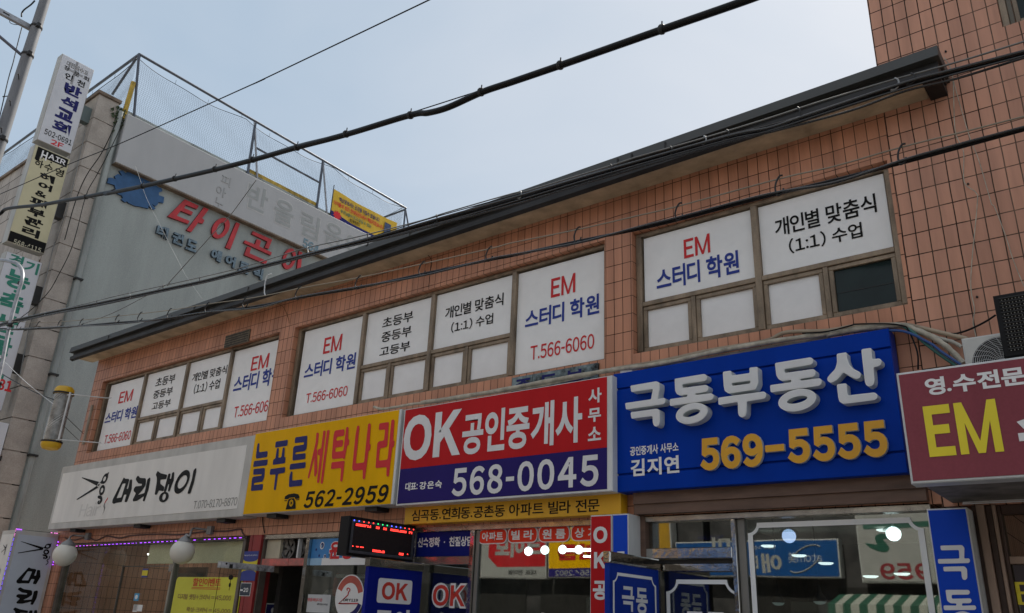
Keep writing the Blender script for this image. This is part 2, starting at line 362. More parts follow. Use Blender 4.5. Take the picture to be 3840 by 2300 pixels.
# ------------------------------------------------------------------ the materials of the place
TILE = tile_mat('wall_tile', (.60, .285, .175), (.50, .235, .145), (.24, .14, .095), .0905, .172, .0036, (.0, 0, .058-.018), noise=.27, spec=.25)
TILE2 = tile_mat('tower_tile', (.59, .30, .20), (.49, .25, .17), (.22, .14, .10), .0905, .1733, .0045, (.031, 0, -.075), noise=.27, spec=.25)
STONE = tile_mat('stone_block', (.44, .40, .355), (.37, .335, .30), (.10, .085, .07), 1.15, .62, .012, (.06, .02, .36), .5, .75, .5, .45)
QUOIN = mat('quoin_block', (.43, .39, .345), .8, var=.16, scale=2.2, fine=.45, bump=.25)
GREENWALL = mat('painted_green_render', (.37, .41, .395), .8, var=.15, scale=1.2, streak=6, fine=.4, bump=.2)
CORN = mat('black_roof_trim', (.035, .034, .032), .55, var=.5, scale=5, streak=6, dirt=(.055, .058, .055))
CORN2 = mat('black_roof_trim_lower', (.018, .017, .017), .6, var=.3)
SOFFIT = mat('soffit_board', (.60, .48, .32), .8, var=.2, scale=4)
BRONZE = mat('bronze_frame', (.31, .235, .16), .45, metal=.25, var=.28, scale=9, streak=3, fine=.3)
DARKGAP = mat('dark_gap', (.012, .011, .01), .8)
FILM = mat('white_window_film', (.86, .865, .86), .32, spec=.25, var=.03, scale=6, bump=.03)
FILM_OFF = mat('frosted_window_film', (.82, .82, .82), .32, spec=.25, var=.04, scale=5, bump=.04)
RED = mat('red_print', (.62, .035, .04), .45, spec=.15, var=.04)
BLUE = mat('blue_print', (.03, .055, .30), .45, spec=.15, var=.04)
BLACK = mat('black_print', (.010, .010, .010), .5, var=.1, spec=.1)
NAVY = mat('navy_print', (.018, .02, .13), .45, spec=.15, var=.05)
WHITE = mat('white_print', (.78, .78, .78), .4, var=.04)
WHITEMET = mat('white_metal', (.66, .68, .68), .4, var=.12, scale=6, streak=4)
STEEL = mat('brushed_steel', (.46, .44, .41), .25, metal=.85, var=.2, scale=8)
MIRROR = mat('polished_steel', (.62, .60, .56), .08, metal=1.0, var=.1, bump=.25, scale=5)
GALV = mat('galvanised_steel', (.36, .37, .39), .45, metal=.6, var=.2, scale=10)
RUBBER = mat('black_cable_rubber', (.006, .006, .0065), .38, var=.3, spec=.18)
WIREGREY = mat('grey_wire_steel', (.20, .20, .19), .4, metal=.5, var=.2)
PIPEBEIGE = mat('beige_pipe_wrap', (.50, .46, .37), .7, var=.25, scale=14, bump=.2)
DARKGLASS = mat('dark_window_glass', (.008, .020, .019), .08, var=.3, spec=.25)
GLASS = glass_mat('shop_glass', refl=.16)
GLASSD = glass_mat('tinted_glass', (.90, .92, .88), .02, fres=.14)
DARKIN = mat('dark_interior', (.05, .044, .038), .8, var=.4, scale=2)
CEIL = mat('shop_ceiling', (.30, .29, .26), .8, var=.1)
LAMPW = mat('lit_bulb', (.9, .9, .9), .4, emit=((.86, .96, 1.0), 3.0))
TUBEW = mat('lit_tube', (.9, .9, .9), .4, emit=((.92, 1.0, 1.0), 7.0))
BROWNSHUT = mat('brown_shutter_box', (.15, .085, .058), .5, var=.2, scale=3, streak=.2)
BRACKET = mat('black_bracket', (.012, .012, .012), .6)

# ------------------------------------------------------------------ ground
ASPH = mat('asphalt', (.27, .25, .225), .9, var=.25, scale=8, fine=.4)
PAVE = tile_mat('pavement_block', (.46, .41, .36), (.41, .37, .33), (.12, .10, .09), .2, .1, .006, (0, 0, 0), .5, .85, .4, .3)
G().add([(-300, -300, 0), (300, -300, 0), (300, 300, 0), (-300, 300, 0)], [(0, 1, 2, 3)], ASPH).put('road', kind='structure')
g = G(); g.box(-60, 40, -2.6, 40, -.1, .12, PAVE); g.put('pavement', kind='structure')
g = G(); g.box(-60, 40, -40, -10.4, -.1, .125, PAVE); g.put('far_pavement', kind='structure')

# ------------------------------------------------------------------ the low tiled shop building
F0 = FY(0); FW = FY(.1)
HEAD, SILL, LINT = 5.07, 3.86, 2.44
XL, XT = -13.96, -1.13
SOF = 5.5
W = [(-13.62, -8.80), (-8.48, -3.73), (-3.43, -1.155)]
shop = thing('tiled_shop_building', (-7.5, 4, 0), 'long two-storey brown tiled shop building under a black roof edge', 'building')
g = G()
def wp(x0, x1, z0, z1, m=TILE): g.box(x0, x1, 0, .22, z0, z1, m)
wp(XL, XT, HEAD, SOF+.02)
wp(XL, W[0][0], SILL, HEAD); wp(W[0][1], W[1][0], SILL, HEAD); wp(W[1][1], W[2][0], SILL, HEAD); wp(W[2][1], XT, SILL, HEAD)
wp(XL, XT, 2.44, SILL)
wp(XL, -13.62, 0, 2.44)
g.box(XL, XL+.2, .22, 9, 0, SOF, TILE)            # end wall to the alley
g.box(XL+.2, XT, 8.8, 9, 0, SOF, TILE)            # rear wall
g.box(XL, XT, 0.22, 9, SOF, SOF+.15, CORN2)       # roof deck
g.box(XL+.2, XT, .22, 8.8, 2.62, 2.7, CEIL)       # floor between the storeys
for x in (-8.45, -5.98, -3.42): g.box(x-.06, x+.02, .3, 4.2, 0, 2.62, DARKIN)
g.box(XL+.2, XT, 4.2, 4.3, 0, 2.62, DARKIN)
g.put('wall', shop)
# soot-dark gutter trim: upper lip, lower fascia, soffit
def cor(name, prof, x0, x1, m):
    n = len(prof); vs = [(x0, y, z) for y, z in prof] + [(x1, y, z) for y, z in prof]
    fs = [(i, (i+1) % n, n+(i+1) % n, n+i) for i in range(n)] + [tuple(range(n))[::-1], tuple(range(n, 2*n))]
    return G().add(vs, fs, m).put(name, shop)
cx0, cx1 = XL-.28, -.635
cor('roof_lip', [(-.40, 5.575), (-.385, 5.67), (-.33, 5.69), (.5, 5.69), (.5, 5.575)], cx0, cx1, CORN)
cor('fascia', [(-.325, 5.432), (-.375, 5.45), (-.375, 5.505), (-.335, 5.52), (-.335, 5.574), (-.05, 5.574), (-.05, 5.53), (-.295, 5.51)], cx0+.03, cx1-.02, CORN2)
g = G(); g.box(cx0+.05, XT-.0, -.31, -.001, 5.496, 5.507, SOFFIT); g.box(XT, cx1-.16, -.31, -.001, 5.496, 5.507, SOFFIT); g.put('soffit', shop)
g = G(); g.box(cx1-.15, cx1-.03, -.29, -.002, 5.468, 5.50, CORN2); g.put('cornice_end_block', shop)
# joints of the lip sheets
for x in (-12.9, -10.4, -9.1, -6.05, -3.35, -3.2, -2.86):
    G().box(x, x+.014, -.403, -.39, 5.577, 5.64, CORN2).put('lip_joint', shop)
# windows
def text_film(name, parent, x0, x1, z0, z1, lines, m=FILM, lean=0):
    g = G(); g.slab(FW, x0, z0, x1, z1, -.012, 0.0, m, .002)
    for st, mm, tl, br, bold in lines: g.text(FW, st, mm, bx(FW, tl, br), bold, .004)
    return g.put(name, parent)
FR_T = .026
def bar(g, x0, x1, z0, z1, d0=-.03, d1=.035, m=BRONZE): g.slab(FW, x0, z0, x1, z1, d0, d1, m, .004)
def window_frame(x0, x1, verts, tz, trange, subs, full):
    """outer frame, mullions at verts, transom at height tz between trange, sub mullions at subs"""
    g = G(); b = SILL+.006; t = HEAD-.006
    bar(g, x0+.003, x1-.003, t-.035, t); bar(g, x0+.003, x1-.003, b, b+.026)
    bar(g, x0+.003, x0+.06, b+.026, t-.035); bar(g, x1-.05, x1-.003, b+.026, t-.035)
    for v in verts: bar(g, v-.028, v+.028, b+.026, t-.035, -.03, .04)
    bar(g, trange[0], trange[1], tz-.022, tz+.022, -.03, .032)
    for v in subs: bar(g, v-.02, v+.02, b+.026, tz-.022, -.03, .028)
    return g
def sash(parent, x0, x1, z0, z1, pane_mat, dark=False):
    g = G(); fw = .036
    for a in ((x0, x1, z1-fw, z1), (x0, x1, z0, z0+fw), (x0, x0+fw, z0+fw, z1-fw), (x1-fw, x1, z0+fw, z1-fw)): bar(g, *a, d0=-.025, d1=.018)
    g.put('sash', parent)
    g = G(); g.slab(FW, x0+fw, z0+fw, x1-fw, z1-fw, -.02, -.006, pane_mat, .001)
    if dark: g.slab(FW, x0+fw, (z0+z1)/2-.02, x1-fw, (z0+z1)/2-.014, -.005, -.003, BRACKET)
    g.put('pane', parent)
EM = 'EM'; SH = '스터디 학원'; TEL = 'T.566-6060'
Bz = .030
# window by the tower
x0, x1 = W[2]; TZ = 4.345; m1, s1, s2 = -2.27, -2.87, -1.73
g = window_frame(x0, x1, [m1], TZ, (x0+.06, x1-.05), [], False)
for v in (s1, s2): bar(g, v-.02, v+.02, SILL+.032, TZ-.022, -.03, .028)
win = g.put('window', shop)
text_film('window_film', win, x0+.07, m1-.03, TZ+.024, HEAD-.05, [(EM, RED, ('R7', 1247, 262), ('R7', 1443, 350), .012), (SH, BLUE, ('R7', 1050, 478), ('R7', 1655, 500), .026)])
text_film('window_film', win, m1+.03, x1-.06, TZ+.024, HEAD-.05, [('개인별 맞춤식', BLACK, ('R8', 45, 112), ('R8', 795, 58), .016), ('(1:1) 수업', BLACK, ('R8', 148, 255), ('R8', 692, 240), .016)])
zb = SILL+.034
sash(win, x0+.062, s1-.022, zb, TZ-.024, FILM_OFF); sash(win, s1+.022, m1-.03, zb, TZ-.024, FILM_OFF)
sash(win, m1+.03, s2-.022, zb, TZ-.024, FILM_OFF); sash(win, s2+.022, x1-.052, zb, TZ-.024, DARKGLASS, True)
# middle window
x0, x1 = W[1]; m1, m2, m3, s1, s2 = -7.20, -6.05, -4.88, -6.68, -5.50; TZ = 4.335
g = window_frame(x0, x1, [m1, m2, m3], TZ, (m1, m3), [s1, s2], True); win = g.put('window', shop)
text_film('window_film', win, x0+.10, m1-.03, SILL+.02, HEAD-.05, [(EM, RED, ('R6', 502, 975), ('R6', 617, 1060), .012), (SH, BLUE, ('R6', 362, 1163), ('R6', 718, 1195), .026), (TEL, RED, ('R6', 370, 1378), ('R6', 662, 1392), .012)])
text_film('window_film', win, m1+.03, m2-.03, TZ+.024, HEAD-.05, [('초등부', BLACK, ('R6', 925, 832), ('R6', 1140, 850), .014), ('중등부', BLACK, ('R6', 917, 937), ('R6', 1128, 957), .014), ('고등부', BLACK, ('R6', 903, 1045), ('R6', 1118, 1062), .014)])
text_film('window_film', win, m2+.03, m3-.03, TZ+.024, HEAD-.05, [('개인별 맞춤식', BLACK, ('R6', 1380, 752), ('R6', 1797, 733), .014), ('(1:1) 수업', BLACK, ('R6', 1422, 862), ('R6', 1722, 868), .014)])
g2 = text_film('window_film', win, m3+.03, x1-.003, SILL-.0+.01, HEAD-.06, [(EM, RED, ('R7', 287, 545), ('R7', 460, 640), .012), (SH, BLUE, ('R7', 100, 775), ('R7', 635, 795), .026), (TEL, RED, ('R7', 137, 1033), ('R7', 598, 1048), .012)])
for a, b in ((m1+.03, s1-.022), (s1+.022, m2-.03), (m2+.03, s2-.022), (s2+.022, m3-.03)): sash(win, a, b, zb, TZ-.024, FILM_OFF)
# window by the alley
x0, x1 = W[0]; m1, m2, m3, s1, s2 = -12.33, -11.11, -9.97, -11.74, -10.50; TZ = 4.29
g = window_frame(x0, x1, [m1, m2, m3], TZ, (m1, m3), [s1, s2], True); win = g.put('window', shop)
text_film('window_film', win, x0+.13, m1-.03, SILL+.02, HEAD-.06, [(EM, RED, ('R5', 877, 1368), ('R5', 955, 1428), .012), (SH, BLUE, ('S1', 775, 33), ('S1', 985, 68), .026), (TEL, RED, ('S1', 765, 196), ('S1', 942, 224), .012)])
text_film('window_film', win, m1+.03, m2-.03, TZ+.024, HEAD-.05, [('초등부', BLACK, ('R5', 1140, 1268), ('R5', 1268, 1297), .014), ('중등부', BLACK, ('R5', 1122, 1360), ('R5', 1250, 1385), .014), ('고등부', BLACK, ('R5', 1112, 1445), ('R5', 1235, 1470), .014)])
text_film('window_film', win, m2+.03, m3-.03, TZ+.024, HEAD-.05, [('개인별 맞춤식', BLACK, ('R5', 1405, 1232), ('R5', 1645, 1232), .014), ('(1:1) 수업', BLACK, ('R5', 1418, 1310), ('R5', 1592, 1340), .014)])
text_film('window_film', win, m3+.03, x1+.0-.003, SILL+.01, HEAD-.06, [(EM, RED, ('V', 612, 865), ('V', 648, 889), .012), (SH, BLUE, ('V', 570, 912), ('V', 676, 928), .026), (TEL, RED, ('V', 569, 985), ('V', 658, 994), .012)])
for a, b in ((m1+.03, s1-.022), (s1+.022, m2-.03), (m2+.03, s2-.022), (s2+.022, m3-.03)): sash(win, a, b, zb, TZ-.024, FILM_OFF)
# louvre plate under the eaves and tile-edge lintel strips
g = G(); a = bx(F0, ('R5', 1648, 960), ('R5', 1810, 1000)); g.slab(F0, a[0], a[1], a[2], a[3], .001, .02, mat('louvre_plate', (.17, .14, .10), .7, var=.3, scale=20), .004)
for i in range(5): z = a[1]+(a[3]-a[1])*(i+.6)/5.4; g.slab(F0, a[0]+.02, z-.006, a[2]-.02, z+.004, .021, .026, BRACKET)
g.put('louvre', shop)

# ------------------------------------------------------------------ the taller tiled tower on the right
tower = thing('tiled_tower', (0, 4, 0), 'taller brown tiled block rising behind the right end of the black roof edge', 'building')
g = G(); g.box(XT+.002, 6, 0, .25, 2.42, 5.60, TILE2)
tw0, twz = -.235, 5.905
g.box(XT+.002, tw0, 0, .25, 5.60, 13, TILE2); g.box(tw0, 6, 0, .25, 5.60, twz, TILE2); g.box(tw0, 6, 0, .25, 7.3, 13, TILE2); g.box(1.2, 6, 0, .25, twz, 7.3, TILE2)
g.box(XT+.002, XT+.25, .25, 8, 0, 13, TILE2); g.box(XT+.25, 6, 7.8, 8, 0, 13, TILE2); g.box(XT+.002, 6, .25, 7.8, 12.8, 13, TILE2)
g.box(1.4, 6, 0, .25, 0, 2.42, TILE2); g.box(XT+.3, 6, 4, 4.1, 0, 2.6, DARKIN); g.box(XT+.3, 6, .3, 4, 2.6, 2.7, CEIL)
g.put('wall', tower)
g = G(); FT = FY(.06)
for i, (a, b, d) in enumerate(((tw0+.004, tw0+.05, .045), (tw0+.052, tw0+.085, .03), (tw0+.087, tw0+.12, .012))):
    g.slab(FT, a, twz+.004, b, 7.296, -.03, d, BRONZE if i != 1 else mat('bronze_frame_dark', (.10, .085, .06), .5), .004)
g.slab(FT, tw0+.12, twz+.004, 1.19, twz+.05, -.03, .02, BRONZE, .004); g.slab(FT, tw0+.12, 7.25, 1.19, 7.296, -.03, .02, BRONZE, .004); g.slab(FT, 1.14, twz+.05, 1.19, 7.25, -.03, .02, BRONZE)
win = g.put('window', tower)
G().slab(FT, tw0+.12, twz+.05, 1.14, 7.25, -.02, -.01, DARKGLASS).put('pane', win)
for r_, x_, y_ in (('R4', 1292, 378), ('R8', 1455, -144), ('R8', 1520, 676)):
    p = pt(r_, x_, y_, Y=0); G().lathe((p.x, -.001, p.z), [(.0005, .012), (.007, .012), (.008, .0)], BRACKET, 10, (0, -1, 0)).put('wall_bolt', tower)
GLOSSCABLE = mat('glossy_black_cable', (.006, .006, .007), .2, var=.3, spec=.7)
# ------------------------------------------------------------------ shop signs along the front
SGREY = mat('sign_grey_frame', (.50, .49, .46), .5, var=.14, scale=4, streak=3)
SWHITE = mat('sign_white_face', (.73, .715, .68), .4, spec=.06, var=.07, scale=3, streak=5)
SYEL = mat('sign_yellow_face', (.80, .43, .001), .38, spec=.06, var=.07, scale=3, streak=5)
SRED = mat('sign_red_face', (.50, .018, .022), .38, spec=.06, var=.07, scale=3, streak=5)
SNAVY = mat('sign_navy_face', (.026, .018, .14), .38, spec=.06, var=.07, scale=3, streak=5)
SBLUE = mat('sign_blue_face', (.001, .038, .34), .35, spec=.06, var=.07, scale=3, streak=5)
SMAR = mat('sign_maroon_face', (.27, .07, .088), .42, spec=.06, var=.07, scale=3, streak=5, fine=.15)
ORANGE = mat('orange_letter_face', (.72, .36, .012), .4, var=.05)
LETW = mat('white_letter_face', (.70, .71, .72), .35, var=.05, scale=5)
LETS = mat('white_letter_side', (.66, .70, .69), .45, var=.1, scale=8)
YELP = mat('yellow_print', (.80, .66, .02), .4, var=.04)
GREYP = mat('grey_print', (.16, .16, .15), .5)
GHOST = mat('faded_grey_print', (.63, .615, .585), .5)
UNDER = mat('sign_underside', (.22, .20, .18), .7, var=.3, scale=6)

def P2(F, reg, pts): return [F.q(reg, x, y) for x, y in pts]
def EL(F, reg, c, a, b, n=36): return [F.q(reg, x, y) for x, y in ellipse(c, a, b, n)]
def cabinet(name, label, y, tl, br, depth, frame, rim=.0, cat='shop sign'):
    F = FY(y); a = bx(F, tl, br); x0, z0, x1, z1 = a
    t = thing(name, (x0+(x1-x0)/2, 0, z0), label, cat)
    g = G(); g.slab(F, x0, z0, x1, z1, -depth, 0, frame, .006); g.put('cabinet', t)
    return t, F, a
def brackets(t, F, a, spots, depth):
    for reg, px_, py_ in spots:
        x = FY(-.12).q(reg, px_, py_)[0]
        g = G(); g.box(x-.09, x+.09, F.o.y+.05, F.o.y+depth, a[1]-.045, a[1]-.001, BRACKET); g.put('bracket', t)

# hair salon sign ---------------------------------------------------------------------------------
salon, F, a = cabinet('hair_salon_sign', 'grey framed white sign with black scissors, lettering and a thin phone number', -.22, ('S1', 455, 425), ('S2', 522, 782), .20, SGREY)
ia = (a[0]+.075, a[1]+.095, a[2]-.14, a[3]-.11)
g = G(); g.slab(F, *ia, .0005, .004, SWHITE, .001); g.put('face', salon); Fs = F.up(.004)
N1 = 'N1'
SC_MERI = [
 [[(1015,252),(1045,278),(1105,278),(1118,300),(1068,470),(1095,465),(1128,295),(1172,290),(1160,480),(1075,710),(1035,712),(1030,690),(1065,570),(1020,575),(975,710),(880,725),(830,745),(800,730),(805,670),(980,320)],[(990,370),(1050,362),(970,625),(880,640)]],
 [[(1280,215),(1320,262),(1420,268),(1430,300),(1420,400),(1360,490),(1280,580),(1400,542),(1455,285),(1505,250),(1510,290),(1475,480),(1400,700),(1365,690),(1390,600),(1260,690),(1190,700),(1180,670),(1240,545),(1200,510),(1200,470),(1230,420),(1345,408),(1355,372),(1285,365),(1240,300),(1245,260)]],
 [[(1645,130),(1700,175),(1822,205),(1805,285),(1695,295),(1695,370),(1770,430),(1755,510),(1665,495),(1635,570),(1600,580),(1592,560),(1630,330),(1630,250),(1610,200)]],
 [[(1845,185),(1888,178),(1870,280),(1895,280),(1915,165),(1955,150),(1945,300),(1865,520),(1835,510),(1860,375),(1840,385),(1800,520),(1765,525),(1762,500)]],
 ['E',(1762,618),(88,-5),(18,-98),(1765,615),(32,-3),(10,-58)],
 ['E',(2100,335),(122,-10),(80,-222),(2105,335),(75,-8),(48,-124)],
 [[(2315,115),(2368,72),(2362,150),(2320,350),(2255,555),(2205,558),(2205,535),(2280,300)]]]
SC_SCIS = [
 [[(232,260),(240,250),(520,325),(585,345),(560,440),(530,415),(495,400)]],
 [[(138,668),(140,655),(490,425),(540,395),(565,430),(520,455),(150,672)]],
 ['E',(665,275),(52,-12),(28,-98),(658,280),(25,-5),(12,-45)],
 [[(700,190),(738,150),(740,165),(715,225)]], [[(575,350),(620,290),(645,370),(600,372)]],
 ['E',(612,490),(50,-8),(18,-98),(610,490),(24,-4),(8,-45)],
 [[(555,585),(605,598),(620,640),(612,700),(570,752),(530,750),(528,710),(550,680),(575,678),(555,715),(548,735),(572,712),(585,660),(535,640),(530,605)]]]
def loops_of(F, reg, item):
    if item[0] == 'E': return [EL(F, reg, *item[1:4]), EL(F, reg, *item[4:7])]
    return [rounded(P2(F, reg, lp), .018) for lp in item]
g = G()
for i, it in enumerate(SC_MERI): g.poly(Fs, loops_of(Fs, N1, it), BLACK, .003+.0004*i)
g.put('lettering', salon)
g = G()
for i, it in enumerate(SC_SCIS): g.poly(Fs, loops_of(Fs, N1, it), BLACK, .003+.0004*i)
g.poly(Fs, [EL(Fs, N1, (557, 392), (24, -3), (8, -46)), EL(Fs, N1, (557, 392), (14, -2), (5, -28))], SWHITE, .007)
g.put('scissors_emblem', salon)
g = G()
g.poly(Fs, [P2(Fs, N1, [(722,618),(715,660),(690,690),(665,735),(652,732),(680,680)])], RED)
g.poly(Fs, [P2(Fs, N1, [(663,737),(660,780),(668,820),(640,900),(612,960),(642,880),(648,830),(635,790),(651,733)])], GREYP)
g.text(Fs, 'Hair', GHOST, bx(Fs, (N1, 225, 735), (N1, 560, 960)), 0, .003, shear=.1)
g.put('curl_emblem', salon)
G().text(Fs, 'T.070-8170-8870', GREYP, bx(Fs, ('S2', 173, 672), ('S2', 478, 703)), -.004, .003, shear=.0).put('phone_number', salon)
brackets(salon, F, a, (('S1', 548, 895), ('S1', 1015, 862), ('S2', 388, 818)), .2)

# laundry sign ------------------------------------------------------------------------------------
yel, F, a = cabinet('laundry_sign', 'bright yellow sign with navy and red lettering, black telephone and number', -.24, ('N2', 157, 265), ('N2', 2215, 1330), .22, WHITEMET)
# cabinet edges as surveyed, lower left corner decides the left edge
g = G(); g.slab(F, a[0]+.006, a[1]+.006, a[2]-.03, a[3]-.006, .0005, .004, SYEL, .001); g.put('face', yel); Fs = F.up(.004)
LN = [
 [(190,412),(215,412),(208,548),(340,530),(332,620),(165,645),(162,600),(178,470)], [(135,680),(342,655),(330,745),(118,770)],
 [(128,800),(298,783),(290,920),(262,990),(135,1010),(130,1040),(272,1025),(262,1115),(85,1132),(105,940),(125,915),(245,900),(250,878),(120,888)],
 [(460,390),(645,360),(635,450),(450,480)], [(480,485),(508,485),(500,632),(545,626),(568,475),(597,475),(590,622),(610,622),(600,712),(415,740),(425,655),(455,645)],
 [(380,800),(605,770),(598,855),(495,875),(462,1110),(445,1122),(432,1105),(460,880),(370,888)],
 [(755,325),(938,297),(925,490),(900,530),(760,550),(755,580),(912,560),(905,650),(712,675),(725,480),(745,455),(885,432),(888,395),(745,412)],
 [(680,725),(915,695),(905,785),(668,812)], [(688,838),(715,838),(708,975),(862,958),(855,1050),(660,1072),(666,920)]]
LR = [
 [(1072,258),(1092,250),(1110,262),(1098,400),(965,930),(945,945),(942,920),(1060,400)], [(1072,490),(1085,520),(1085,850),(1055,920),(1038,905),(1040,660),(1055,560)],
 [(1175,228),(1195,220),(1212,230),(1115,1000),(1095,1018),(1080,995),(1125,595),(1090,590),(1095,505),(1145,490)], [(1232,222),(1255,212),(1272,220),(1170,1010),(1150,1028),(1135,1008)],
 [(1350,222),(1495,200),(1490,300),(1378,318),(1370,375),(1475,360),(1468,460),(1358,480),(1355,545),(1478,528),(1520,180),(1540,163),(1558,180),(1550,352),(1568,360),(1560,440),(1535,455),(1502,640),(1485,657),(1470,635),(1310,652),(1305,600),(1330,300)],
 [(1300,700),(1500,675),(1465,980),(1445,995),(1430,975),(1445,785),(1290,802)],
 [(1685,155),(1705,145),(1722,160),(1665,718),(1790,702),(1850,125),(1872,110),(1893,128),(1872,425),(1890,432),(1885,510),(1858,528),(1805,940),(1788,960),(1768,942),(1772,808),(1625,828),(1610,790),(1660,300)],
 [(2020,115),(2165,92),(2140,450),(2110,475),(2028,490),(2012,675),(2145,658),(2200,70),(2228,52),(2250,70),(2228,370),(2250,378),(2240,465),(2215,480),(2165,900),(2145,920),(2125,900),(2130,770),(1962,788),(1990,410),(2015,385),(2090,372),(2108,205),(2010,215)]]
g = G(); [g.poly(Fs, [rounded(P2(Fs, 'N2', p), .02)], NAVY, .003+.0003*i) for i, p in enumerate(LN)]; g.put('navy_lettering', yel)
g = G(); [g.poly(Fs, [rounded(P2(Fs, 'N2', p), .02)], RED, .003+.0003*i) for i, p in enumerate(LR)]; g.put('red_lettering', yel)
g = G()
for p in ([(590,1255),(600,1210),(650,1180),(740,1165),(800,1180),(818,1215),(815,1245),(755,1252),(745,1225),(665,1235),(650,1255)], [(590,1272),(635,1268),(630,1282),(590,1285)], [(765,1258),(815,1252),(812,1265),(762,1270)], [(650,1262),(680,1243),(735,1238),(758,1290),(760,1398),(608,1410),(640,1290)]):
    g.poly(Fs, [rounded(P2(Fs, 'N2', p), .006)], BLACK, .003)
g.poly(Fs, [EL(Fs, 'N2', (695,1312), (30,-3), (3,-52)), EL(Fs, 'N2', (695,1312), (13,-1), (1,-22))], SYEL, .0045)
for k in range(8):
    t = 2*math.pi*k/8; g.poly(Fs, [EL(Fs, 'N2', (695+21*math.cos(t), 1312-37*math.sin(t)), (4, 0), (0, -7), 8)], BLACK, .0055)
g.put('telephone_emblem', yel)
G().text(Fs, '562-2959', BLACK, bx(Fs, ('N2', 905, 1140), ('N2', 2140, 1300)), .03, .003, shear=.18, space=1.1).put('phone_number', yel)
brackets(yel, F, a, (('S2', 765, 788), ('L2', 405, 38)), .22)

# OK estate agent sign ------------------------------------------------------------------------------
ok, F, a = cabinet('estate_agent_sign', 'large red over navy sign reading OK beside the yellow sign', -.25, ('S3', 458, 10), ('S4', 728, 600), .23, WHITEMET)
xr = F.q('S4', 690, 600)[0]; sp_ = .5*(F.q('S3', 425, 440)[1] + F.q('S4', 690, 287)[1]); Fs = F.up(.004)
g = G(); g.slab(F, a[0]+.02, sp_, xr, a[3]-.008, .0005, .004, SRED, .001); g.put('red_face', ok)
g = G(); g.slab(F, a[0]+.02, a[1]+.02, xr, sp_-.0005, .0005, .004, SNAVY, .001); g.put('navy_face', ok)
G().text(Fs, 'OK', LETW, bx(Fs, ('S3', 468, 62), ('S3', 860, 340)), .045, .003).put('large_lettering', ok)
g = G(); g.text(Fs, '공인중개사', LETW, bx(Fs, ('S3', 888, 40), ('S4', 508, 243)), .03, .003); g.put('lettering', ok)
g = G()
for s_, tl, br in (('사', ('R7', 556, 1345), ('R7', 652, 1438)), ('무', ('S4', 553, 5), ('S4', 646, 92)), ('소', ('S4', 552, 140), ('S4', 646, 228))): g.text(Fs, s_, LETW, bx(Fs, tl, br), .03, .003)
g.put('small_lettering', ok)
g = G(); g.text(Fs, '대표:', WHITE, bx(Fs, ('S3', 468, 540), ('S3', 552, 592)), .02, .003); g.text(Fs, '강은숙', WHITE, bx(Fs, ('S3', 570, 534), ('S3', 728, 576)), .025, .003, space=1.2); g.put('small_lettering', ok)
G().text(Fs, '568-0045', LETW, bx(Fs, ('S3', 812, 436), ('S4', 628, 562)), .03, .003, space=1.12).put('phone_number', ok)

# yellow strip under it
F = FY(-.12); a = bx(F, ('S3', 462, 740), ('S4', 788, 765)); a = (a[0], a[1], a[2], a[1]+.19)
strip = thing('banner_strip', (-4.8, 0, a[1]), 'narrow yellow strip sign with black brush lettering under the red and navy sign', 'shop sign')
g = G(); g.slab(F, *a, -.11, 0, mat('strip_yellow', (.70, .37, .008), .45, var=.06), .004); g.put('panel', strip)
G().text(F, '심곡동.연희동.공촌동 아파트 빌라 전문', BLACK, bx(F, ('L2', 915, 52), ('L3', 1728, 138)), .012, .003).put('lettering', strip)

